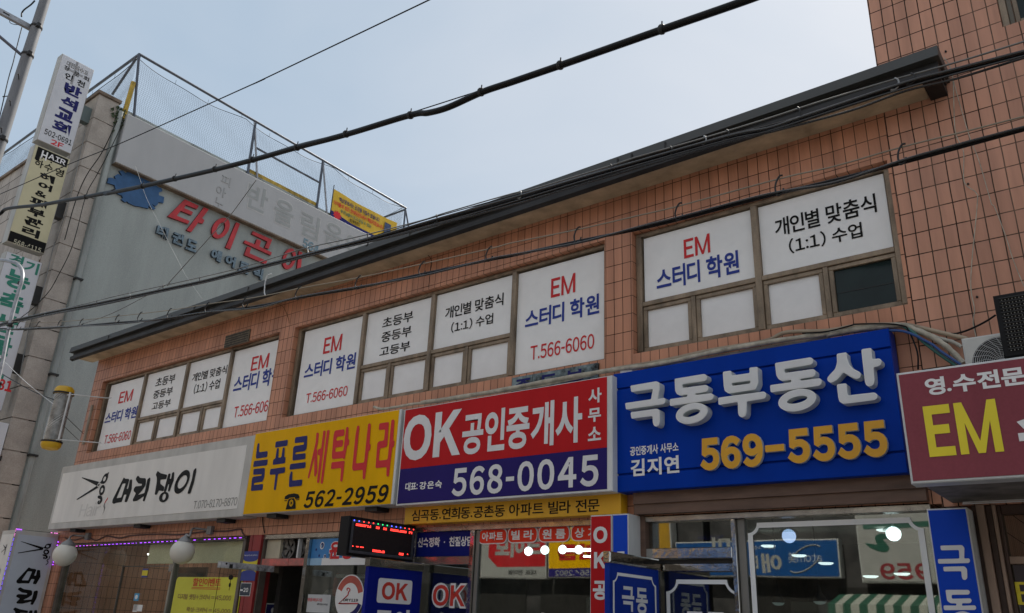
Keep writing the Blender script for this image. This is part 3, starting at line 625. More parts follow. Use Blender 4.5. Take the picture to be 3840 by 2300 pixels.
# blue estate agent sign ----------------------------------------------------------------------------
blue, F, a = cabinet('blue_letter_sign', 'deep blue sign with raised white block letters and orange phone number', -.15, ('R7', 745, 1240), ('S6', 400, 470), .14, SBLUE)
x0, z0, x1, z1 = a
g = G(); g.slab(F, x0, z1-.135, x1, z1, -.0, .02, SBLUE, .004); g.slab(F, x0, z0, x1, z0+.135, 0, .02, SBLUE, .004); g.slab(F, x0, z0+.15, x1, z1-.15, 0, .02, SBLUE, .004); g.put('face_panel', blue)
Fs = F.up(.02); FL = FY(Fs.o.y-.085)
BIG = [
 ('N3', [[(192,685),(620,612),(668,640),(672,720),(640,905),(740,880),(768,905),(765,950),(735,985),(120,1075),(105,970),(530,908),(560,738),(205,790)]], [[(195,1120),(630,1060),(672,1090),(672,1280),(655,1335),(610,1358),(575,1335),(560,1290),(555,1180),(210,1225)]]),
 ('N3', [[(915,572),(1405,492),(1445,520),(1440,580),(1405,608),(1040,660),(1045,722),(1430,670),(1468,700),(1465,750),(1430,785),(1255,815),(1258,838),(1520,808),(1553,840),(1550,885),(1510,920),(840,1018),(835,905),(1120,865),(1125,830),(1010,845),(955,825),(925,770)]], ('E',(1197,1138),(258,-20),(38,-172),(1192,1134),(137,-22),(30,-62))),
 ('N3', [[(1705,458),(1840,438),(1850,520),(2145,478),(2138,390),(2275,375),(2285,640),(2240,745),(1800,812),(1735,770),(1720,690)],[(1850,640),(2155,598),(2155,648),(1855,690)]], [[(1628,882),(2380,780),(2414,814),(2413,861),(2380,898),(2095,940),(2092,1130),(2065,1190),(2010,1205),(1970,1180),(1955,1130),(1950,950),(1635,1000)]]),
 ('N4', [[(437,298),(990,208),(1030,235),(1030,290),(990,322),(582,388),(588,452),(1035,388),(1065,420),(1063,480),(1020,512),(830,540),(832,572),(1130,530),(1162,560),(1160,610),(1125,648),(372,752),(362,640),(690,595),(690,555),(560,572),(500,555),(460,490)]], ('E',(784,872),(291,-20),(45,-174),(782,866),(153,-18),(42,-60))),
 ('N4', [[(1395,155),(1548,130),(1555,230),(1590,320),(1650,385),(1750,435),(1770,475),(1755,525),(1700,545),(1610,510),(1500,440),(1400,555),(1310,607),(1255,580),(1245,530),(1290,475),(1370,390),(1400,290)]], [[(1775,85),(1930,62),(1945,240),(2055,225),(2090,255),(2085,310),(2045,345),(1962,360),(1980,560),(1965,630),(1900,665),(1850,640),(1830,580)]], [[(1395,628),(1545,610),(1565,800),(1980,752),(2025,785),(2025,835),(1985,870),(1500,930),(1440,900),(1420,840)]])]
off = (Fs.o.y-FL.o.y)
EDGE = mat('letter_bright_edge', (.80, .82, .82), .4)
for reg, *parts in BIG:
    g = G()
    for i, p in enumerate(parts):
        lp = [EL(FL, reg, *p[1:4]), EL(FL, reg, *p[4:7])] if p[0] == 'E' else [rounded(P2(FL, reg, q), .012) for q in p]
        g.poly(Fs, lp, EDGE, off+.0004*i, 0.001, LETS)
        # face inset from a bright rim
        def inset(l, d, sgn):
            n = len(l); r_ = []
            for k in range(n):
                p0 = Vector(l[k-1]); p1 = Vector(l[k]); p2 = Vector(l[(k+1) % n]); t = (p2-p0)
                if t.length < 1e-9: r_.append(tuple(p1)); continue
                nn = Vector((-t.y, t.x)).normalized()*d*sgn; r_.append(tuple(p1+nn))
            return r_
        def area(l): return sum(l[k-1][0]*l[k][1]-l[k][0]*l[k-1][1] for k in range(len(l)))
        li = [inset(l, .006, (1 if area(l) > 0 else -1)*(1 if j == 0 else -1)) for j, l in enumerate(lp)]
        g.poly(Fs, li, LETW, off+.0016+.0004*i)
    g.put('raised_letter', blue)
FL2 = Fs.up(.035)
nb = bx(FL2, ('S5', 116, 222), ('S6', 272, 345))
st = '569-5555'; n = len(st); adv = [1, 1, 1, .95, 1.04, 1.0, 1.0, 1.0]
tot = sum(adv); x = nb[0]; wd = (nb[2]-nb[0])
for ch, ad_ in zip(st, adv):
    cw = wd*ad_/tot
    g = G()
    if ch == '-': g.text(Fs, ch, ORANGE, (x+cw*.04, nb[1]+(nb[3]-nb[1])*.40, x+cw*.90, nb[1]+(nb[3]-nb[1])*.60), .03, .035, .001, LETS)
    else: g.text(Fs, ch, ORANGE, (x+cw*.02, nb[1], x+cw*.94, nb[3]), .055, .035, .001, LETS)
    g.put('raised_digit', blue); x += cw
g = G(); g.text(Fs, '공인중개사 사무소', WHITE, bx(Fs, ('S4', 856, 280), ('S4', 1208, 312)), .025, .003); g.text(Fs, '김지연', WHITE, bx(Fs, ('S4', 860, 372), ('S4', 1215, 468)), .03, .003, space=1.25); g.put('small_lettering', blue)

# maroon sign on the far right ------------------------------------------------------------------------
F = FY(-.85); p0 = F.q('R8', 930, 1230); p1 = F.q('S6', 412, 550)
mar = thing('study_room_sign', (.3, -.4, p1[1]), 'maroon sign with yellow EM letters and white rim jutting out at the right', 'shop sign')
mx0, mz0, mz1, mx1 = -1.115, p1[1], p0[1], 1.7
g = G(); g.slab(F, mx0, mz0, mx1, mz1, -.13, 0, WHITEMET, .006); g.put('cabinet', mar)
G().slab(F, mx0+.014, mz0+.016, mx1-.014, mz1-.014, .0005, .004, SMAR, .001).put('face', mar); Fs = F.up(.004)
G().text(Fs, '영.수전문', WHITE, bx(Fs, ('B4', 1203, 893), ('B4', 2480, 962)), .035, .003).put('small_lettering', mar)
G().text(Fs, 'EM', YELP, bx(Fs, ('B4', 1185, 1240), ('S6', 1095, 312)), .028, .003).put('large_lettering', mar)
xa = Fs.q('S6', 1178, 100)[0]; zb_ = Fs.q('S6', 1100, 318)[1]; zt = Fs.q('B4', 1185, 1240)[1]
G().text(Fs, '스터디 학원', WHITE, (xa, zb_+.02, xa+1.55, zt-.015), .05, .003).put('lettering', mar)
g = G(); g.box(mx0+.05, mx1, -.72, -.001, mz0+.002, mz0+.05, UNDER); g.put('support_deck', mar)
# ------------------------------------------------------------------ shop fronts under the signs
SFR = mat('salon_brown_frame', (.13, .105, .085), .5, var=.25, scale=6)
WOODP = tile_mat('salon_interior_mosaic', (.17, .15, .12), (.075, .05, .038), (.05, .04, .03), .34, .17, .006, (0, 0, 0), .5, .7, .2, .3)
BLIND = mat('beige_roller_blind', (.80, .75, .56), .8, var=.08, scale=5)
CREAM = mat('cream_panel', (.52, .48, .36), .6, var=.15)
REDP = mat('red_pillar_paint', (.30, .022, .022), .5, var=.2, scale=6, streak=3)
POSTER = mat('lime_poster', (.62, .60, .045), .5, var=.05)
BROWNP = mat('brown_print', (.25, .13, .05), .5)
FG = FY(.05)
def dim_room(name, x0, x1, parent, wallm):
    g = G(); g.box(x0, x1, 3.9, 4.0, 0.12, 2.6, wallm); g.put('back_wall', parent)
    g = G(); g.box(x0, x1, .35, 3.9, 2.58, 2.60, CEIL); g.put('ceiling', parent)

# salon ---------------------------------------------------------------------------------------------
sx0, sx1 = -13.60, -8.86
sal = thing('salon_shopfront', (-11.3, 0, .12), 'dark glazed hair salon front with brown frame and beige blind below the scissors sign', 'shopfront')
g = G(); g.slab(FG, sx0, 2.385, sx1, 2.436, -.06, .03, SFR, .003); xm = FG.q('L7', 2410, 900)[0]
g.slab(FG, sx0, .12, sx0+.07, 2.384, -.06, .03, SFR, .003); g.slab(FG, xm-.02, .12, xm+.02, 2.384, -.06, .02, mat('beige_post', (.26, .245, .20), .5, var=.2), .003); g.slab(FG, sx1-.06, .12, sx1, 2.384, -.06, .03, SFR, .003)
xd = FG.q('L7', 1600, 1000)[0]; g.slab(FG, xd-.008, .12, xd+.008, 2.1, -.02, .012, SFR, .002); g.slab(FG, xd, 2.09, xm-.036, 2.10, -.02, .012, SFR, .002)
g.put('frame', sal)
G().slab(FG, sx0+.05, .15, sx1-.04, 2.39, -.012, -.004, GLASSD).put('pane', sal)
dim_room('salon', XL+.21, -8.52, sal, WOODP)
bb = FG.q('L7', 2080, 640); FBl = FY(.10)
a = bx(FBl, ('L7', 2085, 360), ('L7', 2078, 640)); g = G(); b2 = FBl.q('L1', 400, 480)
g.slab(FBl, a[0], a[1], -8.95, 2.40, 0, .006, BLIND); g.put('roller_blind', sal)
g = G(); q0 = FG.q('L7', 2420, 700); g.slab(FG, q0[0]-.05, q0[1]-.05, q0[0]+.05, q0[1]+.045, .012, .022, STEEL, .003); g.put('hinge_plate', sal)
# furniture seen dimly through the glass
g = G(); g.box(-12.9, -12.2, 1.5, 1.6, .6, 2.1, mat('salon_mirror', (.30, .31, .30), .08, metal=.7)); g.box(-12.98, -12.12, 1.6, 1.63, .5, 2.2, mat('salon_wood', (.20, .09, .045), .5, var=.3))
g.put('wall_mirror', loc=(-12.5, 1.6, .5), label='dim salon mirror in a reddish wood surround behind the dark glass', cat='mirror')
g = G()
for k in range(6): g.box(-11.9+.0, -11.3, 2.2, 2.6, .3+.3*k, .32+.3*k, mat('salon_wood', (.2, .09, .045), .5))
g.box(-11.93, -11.9, 2.2, 2.6, .12, 2.1, mat('salon_wood', (.2, .09, .045), .5)); g.box(-11.3, -11.27, 2.2, 2.6, .12, 2.1, mat('salon_wood', (.2, .09, .045), .5))
g.put('shelf', loc=(-11.6, 2.4, .12), label='brown wooden shelf unit inside the hair salon', cat='shelf')
# price poster on the glass
a = bx(FG, ('S2', 48, 1222), ('S2', 480, 1484)); a = (a[0], 1.05, a[2]+.02, a[3]-.0)
pos = thing('price_poster', (a[0], .04, a[1]), 'lime yellow price poster with red heading stuck on the salon glass', 'poster')
vs = rounded([(a[0], a[1]), (a[2], a[1]), (a[2], a[3]), (a[0], a[3])], .06); G().poly(FG, [vs], POSTER, .004, .0).put('sheet', pos)
g = G(); g.text(FG, '할인이벤트', RED, bx(FG, ('S2', 170, 1230), ('S2', 362, 1292)), .015, .007); b = bx(FG, ('S2', 155, 1300), ('S2', 362, 1300)); g.slab(FG, b[0], b[1]-.006, b[2], b[1], .004, .0065, RED); g.slab(FG, b[0], b[1]-.022, b[2], b[1]-.016, .004, .0065, RED); g.put('heading', pos)
g = G(); g.text(FG, '디지털 셋팅+크리닉 = 45,000', BROWNP, bx(FG, ('S2', 60, 1343), ('S2', 438, 1398)), .012, .007); g.text(FG, '왁싱-크리닉 = 45,000', BROWNP, bx(FG, ('S2', 120, 1438), ('S2', 432, 1490)), .012, .007); g.put('price_lines', pos)
g = G(); p = FG.q('S2', 440, 1225); g.poly(FG, [ellipse(p, (.05, 0), (0, .03), 14)], BLACK, .007); p = FG.q('S2', 432, 1280); g.poly(FG, [ellipse(p, (.022, 0), (0, .026), 14)], BLACK, .007); p2 = FG.q('S2', 428, 1320); g.slab(FG, p[0]-.003, p2[1], p[0]+.003, p[1]+.09, .004, .0065, BLACK); g.put('flower_drawing', pos)
# little things on the salon glass
def sticker(name, label, F, tl, br, parts, cat='sticker', off=.004):
    a = bx(F, tl, br); g = G(); p0 = F.P((a[0]+a[2])/2, a[1], 0)
    for u0, v0, u1, v1, m in parts:
        W_, H_ = a[2]-a[0], a[3]-a[1]; g.slab(F, a[0]+u0*W_, a[1]+v0*H_, a[0]+u1*W_, a[1]+v1*H_, 0.0, off, m)
    return g, a, p0
STB = mat('sticker_blue', (.02, .04, .26), .4); STY = mat('sticker_yellow', (.72, .60, .02), .4); STC = mat('sticker_cyan', (.04, .30, .55), .4)
g, a, p0 = sticker('sticker', '', FG, ('L7', 1970, 715), ('L7', 2028, 850), [(0, .8, 1, 1, STB), (0, .2, 1, .799, STY), (0, 0, 1, .199, STB)])
g.put('security_sticker', loc=p0, label='small blue and yellow security sticker on the dark salon glass', cat='sticker')
g, a, p0 = sticker('sticker', '', FG, ('L7', 1845, 1095), ('L7', 1895, 1215), [(0, 0, 1, 1, STC)])
g.poly(FG, [ellipse(((a[0]+a[2])/2, (a[1]+a[3])/2), ((a[2]-a[0])*.3, 0), (0, (a[3]-a[1])*.3), 16)], WHITE, .006); g.put('push_sticker', loc=p0, label='small sky blue sticker with a pale oval on the salon glass', cat='sticker')
g, a, p0 = sticker('sticker', '', FG, ('L7', 1830, 1270), ('L7', 1945, 1390), [(0, 0, .45, 1, WHITE), (.5, .1, 1, 1, WHITE)])
for k in range(7): g.slab(FG, a[0]+.008, a[1]+.02+k*.012, a[0]+(a[2]-a[0])*.4, a[1]+.025+k*.012, .004, .006, BLACK)
g.put('notice_sticker', loc=p0, label='pair of small white notices low on the salon glass', cat='sticker')

# red pillar with plates --------------------------------------------------------------------------------
FP = FY(-.015)
pil = thing('red_pillar', (-8.65, 0, .12), 'dark red boarded pillar between the salon and the dry cleaner', 'pillar')
g = G(); xs = [FP.q('L1', x, 400)[0] for x in (515, 560, 660, 700)]
g.slab(FP, xs[0], .12, xs[1]-.004, 2.437, -.2, 0, REDP, .003); g.slab(FP, xs[1]+.004, .12, xs[2]+.02, 2.437, -.2, 0, REDP, .003); g.slab(FP, xs[1]-.01, .12, xs[1]+.01, 2.43, -.2, -.01, BRACKET); g.put('boards', pil)
g, a, p0 = sticker('plate', '', FP, ('L1', 440, 625), ('L1', 575, 1035), [(0, .0, 1, .27, STB), (0, .271, 1, .729, STY), (0, .73, 1, 1, STB)])
g.text(FP, 'Security & Safety', WHITE, (a[0]+.01, a[1]+(a[3]-a[1])*.83, a[2]-.01, a[1]+(a[3]-a[1])*.89), .01, .006)
g.poly(FP, [ellipse(((a[0]+a[2])/2, a[1]+(a[3]-a[1])*.73), ((a[2]-a[0])*.5, 0), (0, .03), 20)], STB, .0045); g.poly(FP, [ellipse(((a[0]+a[2])/2, a[1]+(a[3]-a[1])*.27), ((a[2]-a[0])*.5, 0), (0, .03), 20)], STB, .0045)
g.put('security_plate', loc=p0, label='tall blue and yellow security plate fixed on the red pillar', cat='plate')
g, a, p0 = sticker('plate', '', FP, ('L1', 392, 1060), ('L1', 508, 1248), [(0, 0, 1, 1, WHITE)], off=.004)
g.slab(FP, a[0]+.006, a[1]+.006, a[2]-.006, a[3]-.006, .004, .0055, mat('plate_navy', (.02, .035, .06), .4)); g.text(FP, '20', WHITE, (a[0]+(a[2]-a[0])*.34, a[1]+(a[3]-a[1])*.3, a[0]+(a[2]-a[0])*.8, a[1]+(a[3]-a[1])*.62), .03, .0075); g.slab(FP, a[0]+.01, a[1]+(a[3]-a[1])*.38, a[0]+(a[2]-a[0])*.28, a[1]+(a[3]-a[1])*.5, .0055, .0075, WHITE)
g.put('address_plate', loc=p0, label='navy house number plate reading 20 under the security plate', cat='number plate')

# dry cleaner ---------------------------------------------------------------------------------------------
cl = thing('dry_cleaner_shopfront', (-7.2, 0, .12), 'dry cleaner front with steel posts, two dusty fans and a blue bubble banner', 'shopfront')
cx = FG.q('L1', 720, 400)[0]; px_ = FG.q('L1', 1370, 400)[0]; rx = -6.04
g = G(); g.slab(FG, cx, 2.385, rx, 2.436, -.06, .035, STEEL, .003); g.slab(FG, px_-.03, .12, px_+.03, 2.384, -.06, .045, MIRROR, .003); g.slab(FG, cx, .12, cx+.05, 2.384, -.06, .03, SFR, .003); g.slab(FG, rx-.04, .12, rx, 2.384, -.06, .03, STEEL, .003)
g.put('frame', cl)
zt_, zb_ = 2.383, FG.q('L1', 760, 725)[1]
G().slab(FG, cx+.052, zb_, FG.q('L1', 930, 500)[0], zt_, -.05, -.01, CREAM, .002).put('cream_panel', cl)
g = G(); fx0 = FG.q('L1', 940, 500)[0]; g.slab(FG, fx0, zb_, px_-.032, zt_, -.30, -.29, mat('fan_back', (.10, .095, .085), .7, var=.3)); xv = FG.q('L1', 1185, 500)[0]; g.slab(FG, xv-.012, zb_, xv+.012, zt_, -.05, .0, WHITEMET, .002); g.put('fan_box', cl)
FAN = mat('dusty_fan_plastic', (.17, .165, .155), .6, var=.35, scale=20)
for reg, x, y in (('L1', 1062, 585), ('L1', 1290, 585)):
    Ff = FY(.12); c = Ff.q(reg, x, y); R_ = .115
    f = thing('extractor_fan', Ff.P(c[0], c[1]), 'dusty grey extractor fan in the window above the dry cleaner door, ' + ('beside the cream panel' if x < 1200 else 'beside the steel post'), 'fan', 'extractor fans above the cleaner door')
    g = G(); g.lathe(Ff.P(c[0], c[1]), [(R_, 0), (R_+.012, .02), (R_+.012, .03), (R_-.004, .03), (R_-.004, -.05)], FAN, 30, (0, -1, 0)); g.put('housing', f)
    for k in range(5):
        t = 2*math.pi*k/5; vs = [(c[0]+rr*math.cos(t+da), c[1]+rr*math.sin(t+da)) for rr, da in ((.025, -.3), (R_*.93, -.42), (R_*.96, .1), (R_*.8, .45), (.03, .35))]
        g = G(); n_ = len(vs); g.add([Ff.P(a_, b_, .0+.012*(i % 2)) for i, (a_, b_) in enumerate(vs)], [tuple(range(n_))], FAN); g.put('blade', f)
    g = G(); g.lathe(Ff.P(c[0], c[1]), [(.0005, .03), (.02, .028), (.028, .01), (.028, -.04)], FAN, 16, (0, -1, 0)); g.put('hub', f)
a = bx(FG, ('L1', 745, 735), ('L1', 1305, 825)); PINK = mat('faded_red_strip', (.62, .13, .11), .5, var=.3, scale=12, dirt=(.22, .12, .10))
mid = FG.q('L1', 1070, 780)[0]; g = G(); g.slab(FG, cx+.052, zb_-.085, mid-.003, zb_-.004, -.03, .03, PINK, .006); g.slab(FG, mid+.003, zb_-.085, px_-.032, zb_-.004, -.03, .03, PINK, .006); g.put('red_strip', cl)
G().slab(FG, px_+.03, .15, rx-.04, 2.384, -.012, -.004, GLASS).put('pane', cl)
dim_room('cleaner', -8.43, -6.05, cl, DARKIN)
# banner
xb0 = px_+.034; zb0 = FG.q('L1', 1390, 818)[1]; xb1 = rx-.06; zb1 = 2.37
ban = thing('bubble_banner', (xb0, 0, zb0), 'sky blue and white laundry banner with bubbles behind the LED display', 'banner')
BL1 = mat('banner_blue', (.03, .22, .55), .4, var=.15, scale=2); BLM = mat('banner_pale_blue', (.30, .50, .70), .4, var=.1)
g = G(); zs = zb0+.075; g.slab(FG, xb0, zs, xb1, zb1, 0, .006, BL1); g.slab(FG, xb0, zb0, xb0+.20, zs-.0005, 0, .006, BLM); g.slab(FG, xb0+.2005, zb0, xb1, zs-.0005, 0, .006, WHITE); g.put('sheet', ban)
g = G()
for x, y, r1 in ((1522, 545, .036), (1558, 695, .022), (1480, 685, .013), (1440, 600, .013)):
    c = FG.q('L1', x, y); g.poly(FG, [ellipse(c, (r1, 0), (0, r1*1.1), 20)], WHITE if r1 > .02 else NAVY, .008); 
    if r1 > .02: g.poly(FG, [ellipse((c[0]+.002, c[1]+.002), (r1*.72, 0), (0, r1*.8), 20)], NAVY, .0095); g.poly(FG, [ellipse((c[0]-.004, c[1]-.004), (r1*.25, 0), (0, r1*.5), 12)], BLM, .011)
g.put('bubble_print', ban)
g = G(); tb = bx(FG, ('L1', 1640, 490), ('L1', 1765, 735)); g.text(FG, '운동화', WHITE, (tb[0]-.006, tb[1]-.008, tb[0]+.006+(tb[2]-tb[0])*3.3, tb[3]+.008), .10, .008); g.text(FG, '운동화', RED, (tb[0], tb[1], tb[0]+(tb[2]-tb[0])*3.3, tb[3]), .04, .0095); g.put('lettering', ban)
# round sticker
c = FG.q('L1', 1895, 1255); R_ = abs(FG.q('L1', 2095, 1255)[0]-c[0])
st_ = thing('hanger_sticker', FG.P(c[0], c[1]-R_), 'round white sticker with a coat hanger and DRY119 on the cleaner glass', 'sticker')
g = G(); g.poly(FG, [ellipse(c, (R_, 0), (0, R_), 40)], WHITE, .004, 0); g.poly(FG, [[(c[0]+R_*.95*math.cos(t), c[1]+R_*.95*math.sin(t)) for t in [math.pi*(.08+.8*k/16) for k in range(17)]] + [(c[0]+R_*.62*math.cos(t), c[1]+R_*.62*math.sin(t)) for t in [math.pi*(.88-.8*k/16) for k in range(17)]]], mat('soft_red_print', (.55, .10, .07), .45, var=.2), .0055)
g.poly(FG, [[(c[0]+R_*.97*math.cos(t), c[1]+R_*.97*math.sin(t)) for t in [-math.pi*(.12+.3*k/10) for k in range(11)]] + [(c[0]+R_*.72*math.cos(t), c[1]+R_*.72*math.sin(t)) for t in [-math.pi*(.42-.3*k/10) for k in range(11)]]], NAVY, .0055); g.put('disc', st_)
g = G(); hp = [FG.P(*FG.q('L1', x, y), .006) for x, y in ((1870, 1170), (1865, 1145), (1885, 1135), (1908, 1160), (1885, 1195), (1880, 1230), (1750, 1350), (2020, 1350))]; g.tube(smooth(hp[:6], 4)+hp[6:], .006, RED, 5); g.put('hanger_emblem', st_)
G().text(FG, 'DRY119', BLACK, bx(FG, ('L1', 1818, 1280), ('L1', 2015, 1325)), .03, .007).put('lettering', st_)
g, a, p0 = sticker('x', '', FG, ('L1', 1325, 1222), ('L1', 1612, 1484), [(0, 0, 1, 1, mat('notice_white', (.55, .57, .58), .4))])
g.text(FG, '명품패딩다운', RED, bx(FG, ('L1', 1322, 1272), ('L1', 1520, 1325)), .01, .006); g.text(FG, '세탁전문크리닝', BLACK, bx(FG, ('L1', 1445, 1345), ('L1', 1590, 1378)), .01, .006); g.put('cleaning_notice', loc=p0, label='white notice with red and black lettering beside the round DRY119 sticker', cat='notice')
# inside
t1 = pt('L1', 1720, 965, Y=.6); t2 = pt('L1', 2150, 975, Y=.6); G().tube([t1, t2], .022, mat('white_tube', (.7, .72, .72), .3)).put('fluorescent_tube', label='white fluorescent tube behind the dry cleaner glass', cat='lamp')
for i, (x, y, r_, m_, lab) in enumerate(((1610, 1270, .09, WHITEMET, 'white bundle inside the dry cleaner window behind the notice'), (1720, 1050, .045, PINK, 'red and white hanging cloth inside the dry cleaner window'))):
    p = pt('L1', x, y, Y=.7); g = G(); g.lathe(p-Vector((0, 0, .16)), [(.01, 0), (r_*.9, .01), (r_, .12), (r_*.85, .2), (r_*.4, .25), (.01, .26)], m_, 18); g.put('laundry_bundle', label=lab, cat='laundry')
g = G(); a = bx(FY(.5), ('L1', 745, 1345), ('L1', 920, 1484)); Fq = FY(.5); g.slab(Fq, a[0], a[1]-.2, a[2], a[3], 0, .004, WHITE); g.slab(Fq, a[0]+.012, a[1]-.19, a[2]-.012, a[3]-.012, .004, .006, NAVY); c = Fq.q('L1', 830, 1445); g.poly(Fq, [ellipse(c, (.03, 0), (0, .03), 20)], WHITE, .008); g.put('door_notice', label='navy framed notice with a white disc in the dry cleaner doorway', cat='notice')
g = G(); a = bx(FY(1.0), ('L1', 850, 940), ('L1', 1010, 1250)); g.slab(FY(1.0), a[0], .9, a[2], a[3], 0, .3, mat('grey_cabinet', (.20, .20, .18), .5)); g.put('cabinet', label='grey locker standing inside the dark dry cleaner doorway', cat='cabinet')
g = G()
for k in range(9):
    x = -8.3+.085*k; g.box(x, x+.05, 1.3, 1.75, 1.1, 2.0, mat('garment_%d' % (k % 3), ((.05, .045, .05), (.09, .06, .05), (.04, .05, .06))[k % 3], .9))
g.put('garment_rail', label='row of dark garments hanging inside the dry cleaner doorway', cat='clothes')

# steel awning arm
Xa = -8.17; FA = FX(Xa); y0 = FA.q('L1', 105, 760); y1 = FA.q('L1', 850, 840); z0 = FA.q('L1', 105, 850)[1]
arm = thing('awning_arm', (Xa, 0, z0), 'scratched steel bar jutting out over the cleaner door with a cord hanging', 'awning')
g = G(); g.slab(FA, y0[0], z0, -.016, y0[1], -.05, 0, mat('scuffed_steel', (.62, .64, .66), .35, metal=.3, var=.4, scale=14), .004); g.put('bar', arm)
g = G(); p = FA.P(y0[0]+.01, z0, .0); g.tube([p, p-Vector((.0, 0, .9))], .003, BLACK, 5); g.put('cord', arm)
g = G(); p = FA.q('L1', 182, 795); g.lathe(FA.P(p[0], p[1], .0), [(.0005, .006), (.011, .005), (.011, 0)], BRACKET, 12, (1, 0, 0)); p = FA.q('L1', 245, 830); g.slab(FA, p[0]-.02, p[1]-.02, p[0]+.02, p[1]+.02, 0, .006, BRACKET); g.put('bolt', arm)

# OK shop ---------------------------------------------------------------------------------------------------
oks = thing('estate_office_shopfront', (-4.7, 0, .12), 'steel framed estate office front with red pill stickers across the glass', 'shopfront')
ox0, ox1 = -6.0, -3.44; pl = FG.q('L2', 1760, 240)[0]; pr = FG.q('L2', 1830, 300)[0]
g = G(); g.slab(FG, ox0, 2.395, ox1, 2.446, -.06, .035, STEEL, .003); g.slab(FG, pl, .12, pl+.05, 2.394, -.06, .035, MIRROR, .003); g.slab(FG, pl+.055, .12, pr+.03, 2.394, -.05, .01, mat('grey_sash', (.22, .22, .21), .4, metal=.4), .003); g.slab(FG, ox0, .12, ox0+.03, 2.394, -.06, .03, STEEL, .003); g.slab(FG, ox1-.05, .12, ox1, 2.394, -.06, .03, STEEL, .003)
zt2 = FG.q('L2', 970, 705)[1]; g.slab(FG, ox0+.03, zt2-.075, pl, zt2, -.05, .03, STEEL, .003); g.put('frame', oks)
G().slab(FG, ox0+.03, .15, ox1-.05, 2.394, -.012, -.004, GLASS).put('pane', oks)
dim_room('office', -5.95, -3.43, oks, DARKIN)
tr = thing('transom_panel', (-5.6, 0, zt2), 'navy transom panel with white lettering above the OK door', 'sign panel')
G().slab(FG, ox0+.032, zt2+.003, pl-.002, 2.394, 0, .012, mat('transom_navy', (.005, .012, .16), .45, var=.1, spec=.12), .002).put('panel', tr)
G().text(FG, '신속정확 · 친절상담', WHITE, bx(FG, ('L2', 1008, 438), ('L2', 1765, 550)), .03, .015).put('lettering', tr)
# pill stickers
for s_, tl, br, lab in (('아파트', ('L3', 130, 375), ('L3', 497, 562), 'the pill beside the steel post'), ('빌 라', ('L3', 515, 352), ('L3', 903, 548), 'second pill from the steel post'), ('원 룸', ('L3', 922, 334), ('L3', 1332, 538), 'third pill from the steel post'), ('상 가', ('L3', 1350, 318), ('L3', 1760, 520), 'the pill cut off by the red upright sign')):
    a = bx(FG, tl, br); w_, h_ = a[2]-a[0], a[3]-a[1]
    t = thing('pill_sticker', FG.P((a[0]+a[2])/2, a[1], 0), 'red rounded sticker with white rim, ' + lab, 'sticker', 'red pill stickers on the estate office glass')
    g = G(); g.poly(FG, [rounded([(a[0], a[1]), (a[2], a[1]), (a[2], a[3]), (a[0], a[3])], h_*.45, 6)], WHITE, .003, -.003); i = .008
    g.poly(FG, [rounded([(a[0]+i, a[1]+i), (a[2]-i, a[1]+i), (a[2]-i, a[3]-i), (a[0]+i, a[3]-i)], h_*.4, 6)], mat('pill_red', (.82, .05, .02), .45, spec=.15), .0045); g.put('disc', t)
    G().text(FG, s_, WHITE, (a[0]+w_*.13, a[1]+h_*.2, a[2]-w_*.13, a[3]-h_*.2), .03, .006).put('lettering', t)
# OK lettering on the door glass
a = bx(FG, ('L2', 1200, 1060), ('L2', 1660, 1425)); g = G(); g.text(FG, 'OK', WHITE, (a[0]-.0, a[1]-.0, a[2], a[3]), .085, .003, -.003); i_ = (a[2]-a[0])*.035; g.text(FG, 'OK', mat('ok_red', (.62, .045, .03), .4), (a[0]+i_, a[1]+i_*1.2, a[2]-i_, a[3]-i_*1.2), .03, .005)
g.put('door_lettering', label='red OK lettering with white outline on the estate office glass', cat='lettering')
# white row of letter tops at the bottom of the window
g = G(); zl = FG.q('L3', 500, 1462)[1]; xl = FG.q('L3', 320, 1462)[0]; xr_ = FG.q('L3', 1240, 1470)[0]
g.text(FG, 'OK 공인중개사', WHITE, (xl, zl-.30, xr_+.25, zl), .06, .003, -.003); g.put('window_lettering', label='row of white letters low on the estate office window', cat='lettering')
# open door leaf with OK
XO = -5.80; FO = FX(XO); a0 = FO.q('L2', 312, 830); a1 = FO.q('L2', 1052, 905); zt3 = (a0[1]+a1[1])/2
ZTOP = FO.q('L2', 312, 705)[1]
od = thing('open_blue_door', (XO, -.4, .12), 'open blue door leaf with red OK on a white square below the LED display', 'door')
DBLUE = mat('door_blue', (.002, .010, .22), .4, var=.1, spec=.15)
g = G(); g.slab(FO, a0[0], .14, -.02, zt3, -.04, 0, DBLUE, .003); g.put('leaf', od)
g = G(); g.slab(FO, a0[0]-.01, zt3+.001, -.012, ZTOP, -.05, .012, MIRROR, .006); g.put('steel_cap', od)
b = bx(FO, ('L2', 443, 990), ('L2', 888, 1365)); 
g = G(); g.poly(FO, [rounded([(b[0], b[1]), (b[2], b[1]), (b[2], b[3]), (b[0], b[3])], .03)], WHITE, .003); g.text(FO, 'OK', mat('ok_red', (.6, .04, .03), .4), (b[0]+(b[2]-b[0])*.12, b[1]+.03, b[2]-(b[2]-b[0])*.12, b[3]-.03), .04, .005); g.text(FO, '공인', WHITE, (b[0], b[1]-.34, b[2], b[1]-.05), .05, .003); g.put('lettering', od)
